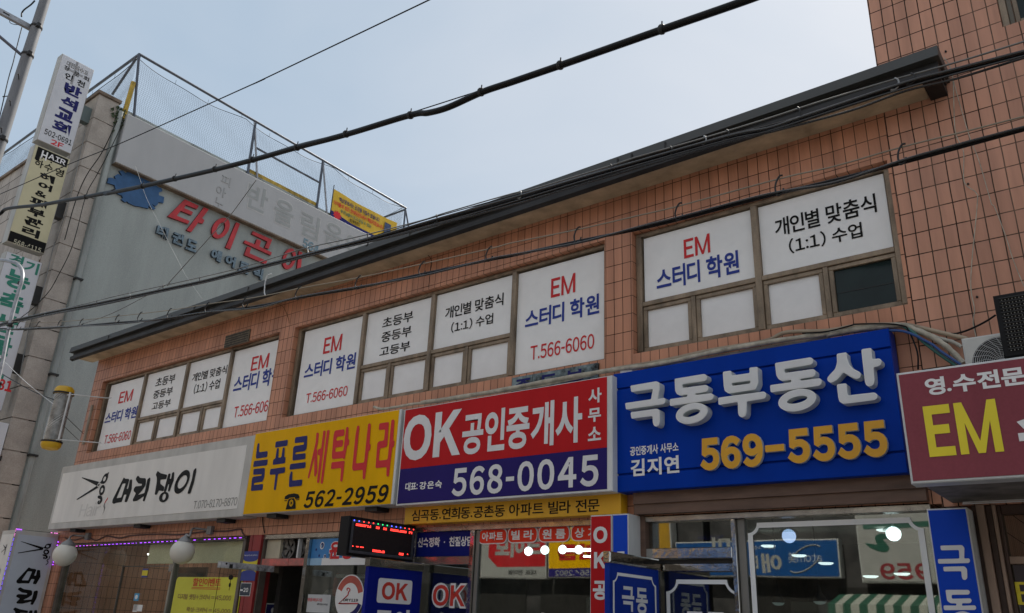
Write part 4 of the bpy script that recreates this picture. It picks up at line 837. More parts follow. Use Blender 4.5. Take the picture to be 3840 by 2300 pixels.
# LED display
XLd = -5.93; FLd = FX(XLd); A = FLd.q('L2', 30, 100); B_ = FLd.q('L2', 945, 292); C_ = FLd.q('L2', 10, 690); D_ = FLd.q('L2', 905, 768)
ly0, ly1 = (A[0]+C_[0])/2, -.03; lz0, lz1 = (C_[1]+D_[1])/2, (A[1]+B_[1])/2
LEDB = mat('led_black_case', (.007, .007, .008), .5, var=.2, spec=.2); LEDS = mat('led_black_screen', (.010, .0085, .009), .55, var=.3, scale=30); LEDF = mat('led_grey_bezel', (.07, .075, .09), .45, var=.2, scale=20)
led = thing('led_display', (XLd, -.5, lz0), 'black LED message display with red dots jutting out above the blue door', 'display')
g = G(); g.slab(FLd, ly0, lz0, ly1, lz1, -.13, 0, LEDB, .008); g.put('case', led)
g = G(); bw_ = .035; L_ = ly1-ly0; H_ = lz1-lz0
for a in ((ly0+.03, lz0+.025, ly1-.02, lz0+.025+bw_*.7), (ly0+.03, lz1-.03-bw_*.7, ly1-.02, lz1-.03), (ly0+.03, lz0+.026+bw_*.7, ly0+.03+bw_*.7, lz1-.031-bw_*.7), (ly1-.02-bw_*.7, lz0+.026+bw_*.7, ly1-.02, lz1-.031-bw_*.7)): g.slab(FLd, *a, 0, .006, LEDF)
g.put('bezel', led)
su0, sv0, su1, sv1 = ly0+.06, lz0+.055, ly1-.05, lz1-.06
G().slab(FLd, su0, sv0, su1, sv1, 0, .003, LEDS).put('screen', led)
LR_ = mat('red_led', (.3, .01, .01), .4, emit=((1, .04, .03), 3.0)); LB_ = mat('blue_led', (.01, .01, .3), .4, emit=((.08, .1, 1), 3.0)); LG_ = mat('green_led', (.01, .2, .05), .4, emit=((.03, 1, .25), 1.5)); LOFF = mat('unlit_led', (.035, .016, .015), .5)
ncol, nrow = 48, 20; gl = G(); goff = G(); du = (su1-su0)/ncol; dv = (sv1-sv0)/nrow
lit = set()
for c0, c1, rws in ((1, 12, (0, 1)), (17, 19, (0, 1)), (23, 25, (0, 1)), (29, 42, (0, 1)), (45, 47, (0, 1)), (0, 0, (17,)), (3, 8, (17,)), (16, 26, (18, 19)), (38, 41, (18, 19)), (45, 45, (18,))):
    for c in range(c0, c1+1):
        for r_ in rws:
            if random.random() < .88: lit.add((c, r_))
for c in range(ncol):
    for r_ in range(nrow):
        u = su0+(c+.5)*du; v = sv1-(r_+.5)*dv; s_ = .33 if (c, r_) in lit else .22
        (gl if (c, r_) in lit else goff).slab(FLd, u-du*s_, v-dv*s_, u+du*s_, v+dv*s_, .003, .005, LR_ if (c, r_) in lit else LOFF)
gl.put('lit_dots', led); goff.put('unlit_dots', led)
g = G(); cols = [LB_, LB_, LR_, LR_, LR_, LG_, LG_, LG_, LB_, LB_, LB_, LR_, LR_, LR_]
for i, m_ in enumerate(cols): u = ly0+.05+(L_-.09)*i/13; g.slab(FLd, u-.005, lz1-.042, u+.005, lz1-.032, .006, .009, m_)
g.put('border_lights', led)
g = G(); g.box(XLd-.10, XLd-.02, -.029, .0, lz0+.05, lz1-.05, STEEL); g.put('wall_bracket', led)

# upright signs -----------------------------------------------------------------------------------------------
FV = FY(-.20)
def upright(name, label, x0, x1, z1, face, texts, depth=.2, side=WHITEMET):
    t = thing(name, ((x0+x1)/2, 0, 0.3), label, 'shop sign'); g = G(); g.slab(FV, x0, .3, x1, z1, -depth, 0, side, .004); g.put('cabinet', t)
    G().slab(FV, x0+.008, .31, x1-.008, z1-.01, .0005, .004, face, .001).put('face', t); Fu = FV.up(.004)
    g = G()
    for s_, m_, bxx, bo in texts: g.text(Fu, s_, m_, bxx, bo, .003)
    g.put('lettering', t); return t
x0 = FV.q('L3', 1606, 190)[0]; x1 = FV.q('L3', 1886, 178)[0]; z1 = FV.q('L3', 1740, 183)[1]; Fu = FV.up(.004)
upright('red_upright_sign', 'narrow red upright sign with white OK and vertical lettering', x0, x1, z1, SRED, [('O', LETW, bx(Fu, ('L3', 1645, 340), ('L3', 1832, 555)), .05), ('K', LETW, bx(Fu, ('L3', 1655, 675), ('L3', 1818, 890)), .05), ('공', LETW, bx(Fu, ('L3', 1640, 1055), ('L3', 1835, 1312)), .04), ('인', LETW, (lambda b: (b[0], b[1]-.27, b[2], b[3]-.27))(bx(Fu, ('L3', 1640, 1055), ('L3', 1835, 1312))), .04)])
x0b = x1+.006; x1b = FV.q('L4', 268, 162)[0]; z1b = FV.q('L4', 170, 168)[1]; UB = mat('upright_blue', (.003, .058, .52), .4, var=.05, spec=.15)
lb = bx(Fu, ('L4', 110, 668), ('L4', 235, 700))
upright('slim_blue_upright_sign', 'slim bright blue upright sign with a pale side next to the red upright sign', x0b, x1b, z1b, UB, [('극', LETW, (lb[0], lb[3]-.16, lb[2], lb[3]), .04), ('동', LETW, (lb[0], lb[3]-.36, lb[2], lb[3]-.2), .04)])
x0c = FV.q('L6', 385, 380)[0]; x1c = FV.q('L6', 812, 352)[0]; z1c = FV.q('L6', 600, 360)[1]
upright('wide_blue_upright_sign', 'wide blue upright sign with large pale letters under the maroon sign', x0c, x1c, z1c, UB, [])
wide = bpy.data.objects['wide_blue_upright_sign']
for o in list(wide.children):
    if o.name.startswith('lettering'): bpy.data.objects.remove(o)
g = G(); k1 = [[(532,762),(765,755),(790,785),(788,900),(840,898),(852,922),(840,948),(512,955),(505,905),(738,900),(732,808),(540,812)]]; k2 = [[(562,988),(790,982),(818,1010),(822,1110),(800,1130),(775,1125),(762,1095),(758,1035),(570,1037)]]
d1 = [[(588,1235),(835,1235),(852,1260),(838,1285),(652,1288),(655,1330),(855,1325),(870,1350),(855,1378),(765,1378),(765,1405),(905,1400),(920,1428),(905,1450),(572,1452),(566,1402),(705,1403),(705,1380),(640,1378),(605,1350)]]
for i, kk in enumerate((k1, k2, d1)): g.poly(Fu, [rounded(P2(Fu, 'L6', lp), .008) for lp in kk], LETW, .003+.0004*i)
g.poly(Fu, [EL(Fu, 'L6', (770, 1560), (130, 0), (0, -95)), EL(Fu, 'L6', (770, 1560), (70, 0), (0, -45))], LETW, .005); g.put('lettering', wide)

# blue estate office ---------------------------------------------------------------------------------------------
gk = thing('blue_office_shopfront', (-2.3, 0, .12), 'glazed office front with brown shutter box and white notched line frame', 'shopfront')
g = G(); g.box(-3.40, -1.20, -.09, .10, 2.545, 2.66, BROWNSHUT); g.box(-3.40, -1.20, -.075, .10, 2.455, 2.54, BROWNSHUT); g.box(-3.40, -1.20, -.095, -.02, 2.535, 2.548, BROWNSHUT); g.put('shutter_box', gk)
gx0, gx1 = -3.40, -1.20; p0_ = FG.q('L4', 1648, 200)[0]; p1_ = FG.q('L4', 1706, 200)[0]
g = G(); g.slab(FG, gx0+.02, 2.40, gx1, 2.453, -.06, .05, STEEL, .003); g.slab(FG, gx0, .12, gx0+.06, 2.453, -.06, .06, BROWNSHUT, .003); g.slab(FG, p0_, .12, p1_, 2.399, -.06, .045, MIRROR, .003); g.slab(FG, p1_+.002, .12, p1_+.06, 2.399, -.05, .01, mat('grey_sash', (.22, .22, .21), .4), .003); g.slab(FG, gx1-.03, .12, gx1, 2.399, -.06, .03, CREAM, .003)
zd = [FG.q('L4', 1000, y)[1] for y in (625, 765, 830, 935, 1030)]
g.slab(FG, gx0+.06, zd[1], p0_, zd[0], -.04, .05, MIRROR, .004); g.slab(FG, gx0+.06, zd[2], p0_, zd[1]-.004, -.04, .01, BRACKET); g.slab(FG, gx0+.06, zd[3], p0_, zd[2], -.04, .04, MIRROR, .004)
g.put('frame', gk)
G().slab(FG, gx0+.06, .15, gx1-.03, 2.40, -.012, -.004, GLASS).put('pane', gk)
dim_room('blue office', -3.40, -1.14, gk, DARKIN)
LINEW = mat('white_line_print', (.82, .84, .84), .4, var=.04)
def notched(F, x0, z0, x1, z1, wdt, r_, m, name, parent, off=.003):
    def loop(i):
        a0, b0, a1, b1 = x0+i, z0+i, x1-i, z1-i; R = r_; pts = []
        # notch arcs centred on the outer corners
        for cx_, cz_, s0 in ((x1, z0, math.pi), (x1, z1, 1.5*math.pi), (x0, z1, 0), (x0, z0, .5*math.pi)):
            rr = R+i*.6
            for k in range(9):
                t = s0 - (math.pi/2)*k/8
                pts.append((cx_+rr*math.cos(t), cz_+rr*math.sin(t)))
        return [(min(max(p[0], a0), a1), min(max(p[1], b0), b1)) for p in pts]
    g = G(); g.poly(F, [loop(0), loop(wdt)], m, off); return g.put(name, parent)
wx0 = FG.q('L5', 15, 400)[0]; wx1 = FG.q('L6', 352, 560)[0]; wz1 = FG.q('L5', 800, 262)[1]
notched(FG, wx0-.0, .5, wx1, wz1, .038, .075, LINEW, 'line_frame', gk)
dz = FG.q('L4', 1200, 1040)[1]; dx0 = FG.q('L4', 775, 1250)[0]
notched(FG, dx0, .5, p0_+.02, dz, .032, .09, LINEW, 'door_line_frame', gk)
g = G(); a = bx(FG, ('L4', 1020, 1458), ('L4', 1565, 1484)); g.text(FG, '극동', WHITE, (a[0], a[3]-.2, a[2], a[3]), .05, .003); g.put('door_lettering', gk)
# open door leaf
XG = -3.215; FGd = FX(XG); a0 = FGd.q('L4', 18, 808); zt4 = FGd.q('L4', 330, 862)[1]; ztt = FGd.q('L4', 35, 665)[1]; y1_ = -.03
gd = thing('notched_blue_door', (XG, -.4, .12), 'open blue door leaf with white notched outline and pale letters', 'door')
g = G(); g.slab(FGd, a0[0], .14, y1_, zt4, -.04, 0, mat('door_blue2', (.002, .03, .30), .4, var=.1, spec=.15), .003); g.put('leaf', gd)
g = G(); g.slab(FGd, a0[0]-.012, zt4+.002, y1_+.01, ztt, -.045, .014, MIRROR, .01); g.put('steel_cap', gd)
yA = FGd.q('L4', 60, 1050)[0]; yB = FGd.q('L4', 632, 1130)[0]; zN = FGd.q('L4', 350, 975)[1]
notched(FGd, yA, .5, yB, zN, .022, .06, LINEW, 'line_frame', gd)
g = G(); b = bx(FGd, ('L4', 180, 1120), ('L4', 345, 1470)); g.text(FGd, '극', LETW, (b[0], b[1], b[2], b[3]), .03, .003); b2 = bx(FGd, ('L4', 365, 1140), ('L4', 525, 1500)); g.text(FGd, '동', LETW, b2, .03, .003); g.put('lettering', gd)

# study room entrance at the far right ------------------------------------------------------------------------------
st = thing('study_room_shopfront', (.2, 0, .12), 'dark entrance with pinkish brown posts under the maroon sign', 'shopfront')
PB = mat('pink_brown_post', (.40, .28, .21), .5, var=.2, scale=6, streak=3); DB_ = mat('dark_brown_post', (.075, .04, .028), .5, var=.2)
g = G(); xs = [FG.q('L6', x, 360)[0] for x in (872, 925, 985, 1075, 1110, 1150)]
xs = [-.958+.0, -.93, -.885, -.845, -.825, -.80]
for i, (m_, d) in enumerate(((DB_, .06), (PB, .09), (DB_, .05), (PB, .07), (DB_, .03))): g.slab(FG, xs[i], .12, xs[i+1]-.001, 2.418, -.08, d, m_, .004)
zm = FG.q('L6', 1300, 880)[1]; zm2 = FG.q('L6', 1300, 960)[1]; g.slab(FG, -.80, zm2, 1.39, zm, -.05, .03, PB, .004); g.slab(FG, -.80, 2.36, 1.39, 2.418, -.05, .03, DB_, .004); g.put('frame', st)
G().slab(FG, -.80, .15, 1.39, 2.36, -.012, -.004, GLASSD).put('pane', st)
g = G(); g.slab(FG, -.79, .5, 1.38, zm2-.004, -.004, .004, mat('dark_purple_film', (.035, .022, .03), .4)); a = bx(FG, ('L6', 1325, 1150), ('L6', 1427, 1395)); g.text(FG, 'EM', YELP, (a[0], a[1], a[0]+.30, a[3]), .0, .007); g.put('entrance_film', st)
g = G(); za = pt('L6', 1000, 300, Y=-.3).z; 
for k in range(2): g.box(-.95, 1.4, -.33-.02*k, -.32-.02*k, za-.012*k, za+.006-.012*k, WHITEMET)
g.put('blind_rail', st)

for i, (x, y, lab) in enumerate(((2195, 488, 'thin lit tube seen beside the second globe lamp through the salon glass'), (1520, 505, 'small lit tube deeper inside the salon, left of the beige blind'))):
    p = pt('L7', x, y, Y=2.0 if i else 1.2); G().tube([p-Vector((.12 if i else .3, 0, 0)), p+Vector((.12 if i else .3, 0, 0))], .012, TUBEW, 8).put('salon_tube_light', label=lab, cat='lamp')
for k, xx in enumerate((-12.6, -10.6)):  # glowing panels added out of sight to brighten the salon's back wall
    G().box(xx-.6, xx+.6, 2.3, 2.5, 2.55, 2.575, TUBEW).put('salon_fill_light', label=('hidden glowing panel added to brighten the salon, left half', 'hidden glowing panel added to brighten the salon, right half')[k], cat='lamp')
# ------------------------------------------------------------------ the stone building across the alley
XS = -17.06; FS = FX(XS)
stone = thing('stone_corner_building', (-21, 5, 0), 'pale stone building with stacked corner blocks and a painted side wall', 'building')
ZC = FS.q('R1', 862, 735)[1]
g = G(); g.box(-34, XS-.02, .004, .3, 0, 11.7, STONE); g.box(-34, -33.7, .3, 11, 0, 12, STONE); g.put('stone_front', stone)
g = G(); g.box(XS-.3, XS-.02, .44, 9.6, 0, 12.25, GREENWALL); g.box(-34, XS-.3, 9.3, 9.6, 0, 12.25, GREENWALL); g.box(-33.7, XS-.3, .3, 9.3, 11.4, 11.6, GREENWALL); g.put('side_wall', stone)
g = G(); nb_ = int(ZC/.62)+1
for k in range(nb_+1):
    z1 = ZC-.06-.62*k; z0 = max(0, z1-.612)
    if z1 < .1: break
    g.add([], [], QUOIN); F_ = FX(XS)
    d = .016
    g.box(XS-.75, XS, -.02, .43, z0, z1-.014, QUOIN)
    # chamfered joint
    g.box(XS-.73, XS-.022, .002, .41, z1-.014, z1+.008, DARKGAP)
g.put('corner_blocks', stone)
g = G(); g.box(XS-.80, XS+.04, -.06, .47, ZC-.055, ZC+.02, mat('stone_cap', (.20, .15, .11), .8, var=.3)); g.box(XS-.75, XS+.0, -.02, .43, ZC-.06, ZC-.054, STONE); zf = FY(0).q('R1', 250, 1000)[1]; g.box(-34, XS-.8, -.05, .35, 11.70, 11.78, mat('stone_cap', (.2, .15, .11), .8)); g.put('parapet_cap', stone)
g = G(); dp = [pt('R5', x, y, X=XS+.05) for x, y in ((690, 30), (560, 560), (400, 1240))]; yd = sum(p.y for p in dp)/3
g.tube([Vector((XS+.05, yd, z)) for z in (12.1, 8, 4, .2)], .055, mat('grey_drainpipe', (.30, .33, .32), .6, var=.2, streak=4), 10)
for reg, x, y in (('R5', 575, 550), ('R5', 405, 1245), ('S1', 255, 345)):
    z = pt(reg, x, y, X=XS+.05).z; g.box(XS-.02, XS+.13, yd-.08, yd+.08, z-.02, z+.02, BRACKET)
g.put('drainpipe', stone)
# rust and soot down the front edge
RUST = mat('rust_stain', (.22, .11, .045), .9, var=.5, scale=10, streak=6)
g = G()
for x, w_, z0, z1 in ((XS-.80, .03, 3.0, 9.3), (XS-.86, .025, 3.2, 8.4), (XS-.79, .02, 2.2, 4.4)):
    g.box(x, x+w_, -.012, .003, z0, z1, RUST)
g.put('rust_pipe', stone)
g = G(); vp = FS.q('R1', 870, 850); 
for k in range(46):
    y = .5+random.gauss(0, .07); z = 12.2-abs(random.gauss(0, .28)); s_ = random.uniform(.02, .05); t = random.uniform(0, 6.28)
    g.add([(XS+.03, y-s_, z), (XS+.05, y, z-s_*1.3), (XS+.02, y+s_, z+.01), (XS+.06+random.uniform(0, .05), y+.01, z+s_)], [(0, 1, 2, 3)], mat('ivy_leaf', (.05, .075, .035), .7))
g.put('ivy_tuft', loc=(XS+.05, .5, 12.0), label='small tuft of weed growing at the top of the stone corner', cat='plant')
# long pale panel sign on the side wall
XPn = -16.9; FPn = FX(XPn); a0 = FPn.q('R1', 930, 825); a1 = FPn.q('R1', 845, 1180); a2 = FPn.q('R6', 480, 370)
pan = thing('long_panel_sign', (XPn, 5, a1[1]), 'long blank white panel with ghosts of old letters on the side wall', 'sign panel')
PANW = mat('weathered_white_panel', (.40, .41, .415), .5, var=.05, scale=1.5, streak=3, fine=.1)
zb_, zt_ = (a1[1]+a2[1])/2, a0[1]
g = G(); g.slab(FPn, a0[0], zb_, 9.55, zt_, -.16, 0, PANW, .01); g.put('panel', pan)
g = G(); g.slab(FPn, a0[0], zb_-.035, 9.55, zb_-.001, -.17, -.01, mat('brown_panel_edge', (.17, .13, .09), .7, var=.3)); g.put('bottom_edge', pan)
GH1 = mat('ghost_letter', (.31, .33, .325), .6, var=.06); GH2 = mat('ghost_letter_rim', (.46, .465, .46), .6)
def sidetext(g, F, s_, m_, c, w_, h_, bo, off=.003, o0=None, side=None): g.text(F, s_, m_, (c[0]-w_/2, c[1]-h_/2, c[0]+w_/2, c[1]+h_/2), bo, off, o0, side)
g = G()
for s_, reg, x, y, w_, h_ in (('반', 'B5', 1668, 545, .62, .70), ('올', 'B5', 1960, 706, .62, .70), ('림', 'B5', 2248, 852, .62, .70), ('음', 'B3', 1300, 1052, .64, .70), ('악', 'B3', 1590, 1215, .64, .70)):
    c = FPn.q(reg, x, y); sidetext(g, FPn, s_, GH2, c, w_+.07, h_+.07, .02, .004); sidetext(g, FPn, s_, GH1, c, w_, h_, .015, .0075)
g.put('ghost_lettering', pan)
g = G()
for s_, x, y in (('피', 1320, 350), ('아', 1265, 470), ('노', 1245, 600)): c = FPn.q('B5', x, y); sidetext(g, FPn, s_, mat('faint_emboss', (.37, .38, .38), .6), c, .27, .27, 0, .012, 0)
g.put('embossed_lettering', pan)
g = G()
for s_, x, y in (('5', 908, 1160), ('6', 982, 1202), ('4', 1060, 1242)): c = FPn.q('B3', x, y); sidetext(g, FPn, s_, mat('faded_blue_print', (.16, .25, .30), .6), c, .17, .26, .03, .012, 0)
g.put('phone_number', pan)
# gear emblem and red letters
REDL = mat('red_raised_letter', (.50, .022, .03), .5, var=.15, scale=8, streak=3); BLUL = mat('blue_gear_paint', (.025, .10, .24), .6, var=.15, scale=4); SLATE = mat('slate_letter', (.17, .25, .31), .55, var=.3, scale=12)
GEAR = [(235,90),(275,78),(330,125),(340,105),(405,112),(415,130),(530,160),(610,195),(615,225),(660,215),(705,250),(715,275),(790,320),(820,325),(837,370),(785,385),(785,425),(860,450),(848,535),(780,520),(775,550),(740,578),(685,545),(740,610),(710,632),(640,570),(640,612),(530,585),(460,575),(365,535),(345,510),(315,525),(262,485),(285,460),(270,430),(180,395),(115,365),(185,340),(170,285),(65,255),(85,185),(120,180),(185,205),(170,160),(215,130),(275,160)]
FW2 = FX(XS-.02)
g = G(); g.poly(FW2, [P2(FW2, 'N5', GEAR)], BLUL, .05, .0, mat('blue_gear_edge', (.02, .05, .11), .6)); g.put('gear_emblem', label='blue jagged gear plate on the side wall under the white panel', cat='emblem')
wl = thing('red_wall_lettering', (XS, 4.5, 9.4), 'large raised red letters in a row below the white panel', 'lettering')
RL = [('N5', [[(1145,485),(1338,575),(1310,620),(1160,560),(1135,605),(1258,660),(1235,705),(1085,642),(1030,712),(1212,785),(1185,825),(905,722)], [(1410,595),(1478,622),(1385,745),(1415,775),(1392,822),(1330,805),(1232,940),(1168,912)]]),
 ('N6', ['E',(385,548),(150,-5),(45,-180),(385,555),(70,-8),(32,-108)], [[(655,445),(720,475),(550,918),(468,885)]]),
 ('N6', [[(945,600),(1278,748),(1215,910),(1150,885),(1195,780),(925,650)], [(808,760),(980,832),(1015,738),(1085,770),(1055,865),(1272,970),(1255,1020),(785,805)], [(848,868),(912,895),(885,985),(1190,1118),(1172,1175),(795,1015)]]),
 ('N6', ['E',(1575,1080),(112,0),(30,-180),(1575,1080),(62,0),(22,-115)], [[(1745,945),(1803,970),(1770,1330),(1705,1300)]])]
for reg, *parts in RL:
    g = G()
    for p in parts:
        if p[0] == 'E': g.poly(FW2, [EL(FW2, reg, *p[1:4]), EL(FW2, reg, *p[4:7])], REDL, .06, 0, mat('red_letter_edge', (.18, .012, .015), .6))
        else:
            for lp in p: g.poly(FW2, [P2(FW2, reg, lp)], REDL, .06, 0, mat('red_letter_edge', (.18, .012, .015), .6))
    g.put('letter', wl)
sl = thing('slate_wall_lettering', (XS, 4, 8.5), 'small raised slate blue letters below the red letters', 'lettering')
for s_, reg, x, y in (('태', 'N5', 832, 938), ('권', 'N5', 1046, 1032), ('도', 'N5', 1240, 1125), ('에', 'N6', 308, 1022), ('어', 'N6', 553, 1122), ('로', 'N6', 790, 1232), ('빅', 'N6', 1035, 1330)):
    g = G(); c = FW2.q(reg, x, y); sidetext(g, FW2, s_, SLATE, c, .28, .29, .05, .07, 0, mat('slate_edge', (.035, .055, .075), .6)); g.put('letter', sl)

# rooftop net cage ------------------------------------------------------------------------------------------------------
RAIL = mat('net_frame_pipe', (.10, .115, .145), .5, metal=.4, var=.2); NET = mat('net_cord', (.07, .075, .08), .8, var=.1); YP = mat('yellow_pipe', (.50, .34, .04), .6, var=.3, scale=10)
FN = FX(XS); FNl = FY(FN.q('R1', 1015, 390)[0]); ZR = 13.72
yc = FNl.o.y; ye = 9.5
cage = thing('roof_net_cage', (XS, 5, 12.2), 'pipe frame with sports netting fenced round the roof of the stone building', 'netting')
g = G(); g.tube([(XS, yc, ZR+.08), (XS, 9.55, ZR-.03)], .035, RAIL, 8); pl_ = FNl.q('R1', 80, 1050); g.tube([(XS, yc, ZR+.08), (-32, yc, ZR+.06)], .035, RAIL, 8); g.put('top_rail', cage)
def P1_(reg, x, y): a, b = FN.q(reg, x, y); return Vector((XS, a, b))
posts = [(('R1', 1010, 400), ('R1', 975, 830), .03, RAIL), (('B3', 135, 0), ('B3', 105, 195), .035, RAIL), (('B3', 225, -40), ('B3', 240, 280), .028, GALV), (('B3', 1155, 15), ('B3', 1065, 690), .035, RAIL), (('B3', 1158, 60), ('B3', 1212, 790), .028, GALV), (('B3', 2300, 690), ('B3', 2278, 940), .03, RAIL), (('B3', 2305, 700), ('B3', 2345, 930), .026, RAIL)]
for (a, b, r_, m_) in posts:
    p, q_ = P1_(*a), P1_(*b); g = G(); e = (p-q_)
    if a[0] == 'B3' and a[2] < 100 and p.z < ZR-.1: p = p + e.normalized()*((ZR-p.z)/max(e.normalized().z, .3))
    g.tube([q_-e.normalized()*.25, p], r_, m_, 8); g.put('post', cage)
g = G(); g.tube([P1_('R2', 0, 1075), P1_('R2', 465, 1330)], .03, RAIL, 8); g.put('mid_rail', cage)
g = G(); pA = P1_('R1', 970, 600); pB = P1_('R1', 900, 840); g.tube([pB-(pA-pB)*.1, pA], .055, YP, 10); g.put('padded_post', cage)
g = G(); pA = FNl.q('R1', 990, 425); pB = FNl.q('R1', 810, 685); g.tube([(pA[0], yc, pA[1]), (pB[0], yc+.02, pB[1])], .03, RAIL, 8); g.put('brace', cage)
g = G(); pA = P1_('B3', 2290, 695); pB = P1_('B3', 2000, 790); g.tube([pA, Vector((XS-3, pA.y+.0, pA.z))], .03, RAIL, 8); g.put('end_rail', cage)
g = G(); pA = P1_('B3', 130, 190); pB = P1_('B3', 1060, 690); g.box(XS-.12, XS-.03, pA.y, pB.y, 12.245, pA.z+.0 if pA.z > 12.3 else 12.36, YP); g.put('yellow_kerb', cage)
def netgrid(name, origin, du, nu, dv, nv, sag, r_=.0021):
    g = G(); O = Vector(origin); U = Vector(du); Vv = Vector(dv)
    def pos(i, j):
        top = j/nv; u = i/nu
        s_ = sag*abs(math.sin(u*math.pi*3))**.8
        return O + U*i + Vv*j*(1 - s_*1.0) + Vector((.03*math.sin(i*.21+j*.3), .012*math.sin(i*.17+j*.4), 0))
    for i in range(nu+1): g.tube([pos(i, j) for j in range(0, nv+1, 3)], r_, NET, 3, False)
    for j in range(nv+1): g.tube([pos(i, j) for i in range(0, nu+1, 2)], r_, NET, 3, False)
    for i in range(0, nu, 18): g.tube([pos(i, nv), Vector(pos(i, nv)) + Vector((0, 0, .12))], .004, NET, 4, False)
    pts = [pos(i, nv) for i in range(0, nu+1, 3)]; g.tube(pts, .009, BRACKET, 4, False)
    return g.put(name, cage)
netgrid('side_net', (XS-.03, yc+.05, 12.2), (0, .052, 0), 170, (0, 0, .048), 31, .10)
netgrid('front_net', (XS-.05, yc, 12.0), (-.06, 0, 0), 190, (0, 0, .055), 31, .08)
netgrid('far_net', (XS-.05, 9.45, 12.2), (-.07, 0, 0), 60, (0, 0, .055), 27, .05)

# taekwondo banner on the net
FBn = FX(XS+.05); c0 = FBn.q('B3', 1262, 432); c1 = FBn.q('B3', 2190, 832); c2 = FBn.q('B3', 1250, 785); c3 = FBn.q('B3', 2140, 1160)
zt_ = (c0[1]+c1[1])/2; zb_ = c2[1]; yb0, yb1 = c2[0], c1[0]
bn = thing('yellow_banner', (XS, yb0, zb_), 'yellow cloth banner with navy and red lines of text tied on the roof net', 'banner')
BYEL = mat('banner_yellow', (.66, .43, .02), .6, var=.08, scale=6)
g = G(); nn = 24; vs = []; fs = []
for k in range(nn+1):
    u = k/nn; y = yb0+(yb1-yb0)*u; s_ = .05*math.sin(math.pi*u); b_ = .02*math.sin(u*13)
    vs += [FBn.P(y, zb_-s_*1.6, b_), FBn.P(y, zt_-s_, b_*.6)]
for k in range(nn): fs.append((2*k, 2*k+2, 2*k+3, 2*k+1))
g.add(vs, fs, BYEL); g.put('cloth', bn); Ft = FBn.up(.026)
g = G()
for s_, m_, y0_, y1_2, z0_, z1_2 in (('책상앞에서는 건강을 지킬수 없습니다.', NAVY, .09, .72, .70, .86), ('아이들의 건강 정석태권도에서 책임지겠습니다.', RED, .02, .79, .50, .66), ('부모님들이 믿고 맡길 수 있는', mat('green_print', (.03, .14, .08), .5), .13, .60, .33, .46), ('정석태권도', BLACK, .27, .43, .19, .31)):
    W_ = yb1-yb0; H_ = zt_-zb_; g.text(Ft, s_, m_, (yb0+W_*y0_, zb_+H_*z0_-.04, yb0+W_*y1_2, zb_+H_*z1_2-.04), .02, .003)
g.put('lettering', bn)
g = G(); W_ = yb1-yb0; H_ = zt_-zb_; g.poly(Ft, [[(yb0, zb_), (yb0+W_*.3, zb_-.06), (yb0+W_*.72, zb_-.07), (yb0+W_*.72, zb_+H_*.1), (yb0+W_*.3, zb_+H_*.1), (yb0, zb_+H_*.22)]], NAVY, .002)
c = (yb0+W_*.09, zb_+H_*.14); g.poly(Ft, [[(c[0]+(.17 if k % 2 else .11)*math.cos(k*math.pi/10), c[1]+(.15 if k % 2 else .10)*math.sin(k*math.pi/10)) for k in range(20)]], RED, .004); g.slab(Ft, yb0+W_*.80, zb_+H_*.12, yb0+W_*.90, zb_+H_*.78, 0, .003, mat('banner_photo_blue', (.05, .09, .22), .5, var=.5, scale=30)); g.put('printed_patches', bn)
g = G(); g.tube([FBn.P(yb0, zb_-.05, .0), FBn.P(yb0, zt_+.12, 0)], .015, BRACKET, 6); g.put('pole', bn)

def cbx(c, w_, h_): return (c[0]-w_/2, c[1]-h_/2, c[0]+w_/2, c[1]+h_/2)
# blade signs -------------------------------------------------------------------------------------------------------------
XB = -17.2; FB = FX(XB); BW = mat('lightbox_white', (.60, .62, .66), .4, var=.05, scale=2); BSIDE = mat('lightbox_side', (.42, .42, .39), .5, var=.12, scale=5, streak=3); BCREAM = mat('lightbox_cream', (.56, .52, .33), .45, var=.05); GREENP = mat('green_lettering', (.015, .22, .15), .45)
def blade(name, label, tl, tr, zb, face, boxes, m_):
    y0_ = FB.q(*tl)[0]; y1_ = FB.q(*tr)[0]; z1_ = .5*(FB.q(*tl)[1]+FB.q(*tr)[1])
    t = thing(name, (XB, (y0_+y1_)/2, zb), label, 'blade sign'); g = G(); g.slab(FB, y0_, zb, y1_, z1_, -.24, 0, BSIDE, .008); g.put('cabinet', t)
    G().slab(FB, y0_+.012, zb+.012, y1_-.012, z1_-.012, .0005, .004, face, .001).put('face', t)
    g = G()
    for reg, xa, ya, xb, yb_ in boxes:
        p = FB.q(reg, xa, ya); q_ = FB.q(reg, xb, yb_); zc_ = (p[1]+q_[1])/2; h_ = .19
        G().box(XB-.20, XB-.03, y1_-.01, .012, zc_-h_, zc_+h_, m_).put('bracket', t)
    return t, y0_, y1_, z1_
zb1 = .5*(FB.q('B1', 545, 868)[1]+FB.q('B1', 300, 738)[1]); Fb = FB.up(.004)
t, y0_, y1_, z1_ = blade('church_sign', 'white lightbox with navy church lettering, topmost of the projecting signs', ('B1', 465, 100), ('B1', 700, 225), zb1, BW, (('B1', 640, 470, 680, 640),), mat('teal_bracket', (.12, .16, .16), .6))
g = G(); cy_ = Fb.q('B1', 562, 215)[0]; GX = mat('grey_cross_print', (.30, .30, .31), .5); g.slab(Fb, cy_-.025, z1_-.62, cy_+.025, z1_-.02, 0, .002, GX); g.slab(Fb, cy_-.16, z1_-.33, cy_+.18, z1_-.28, .0, .0015, GX); g.put('cross_emblem', t)
g = G(); g.text(Fb, '대한예수교', BLACK, cbx(Fb.q('B1', 576, 212), .47, .125), .03, .004); g.text(Fb, '대한예수교', WHITE, cbx(Fb.q('B1', 576, 212), .455, .105), -.012, .006)
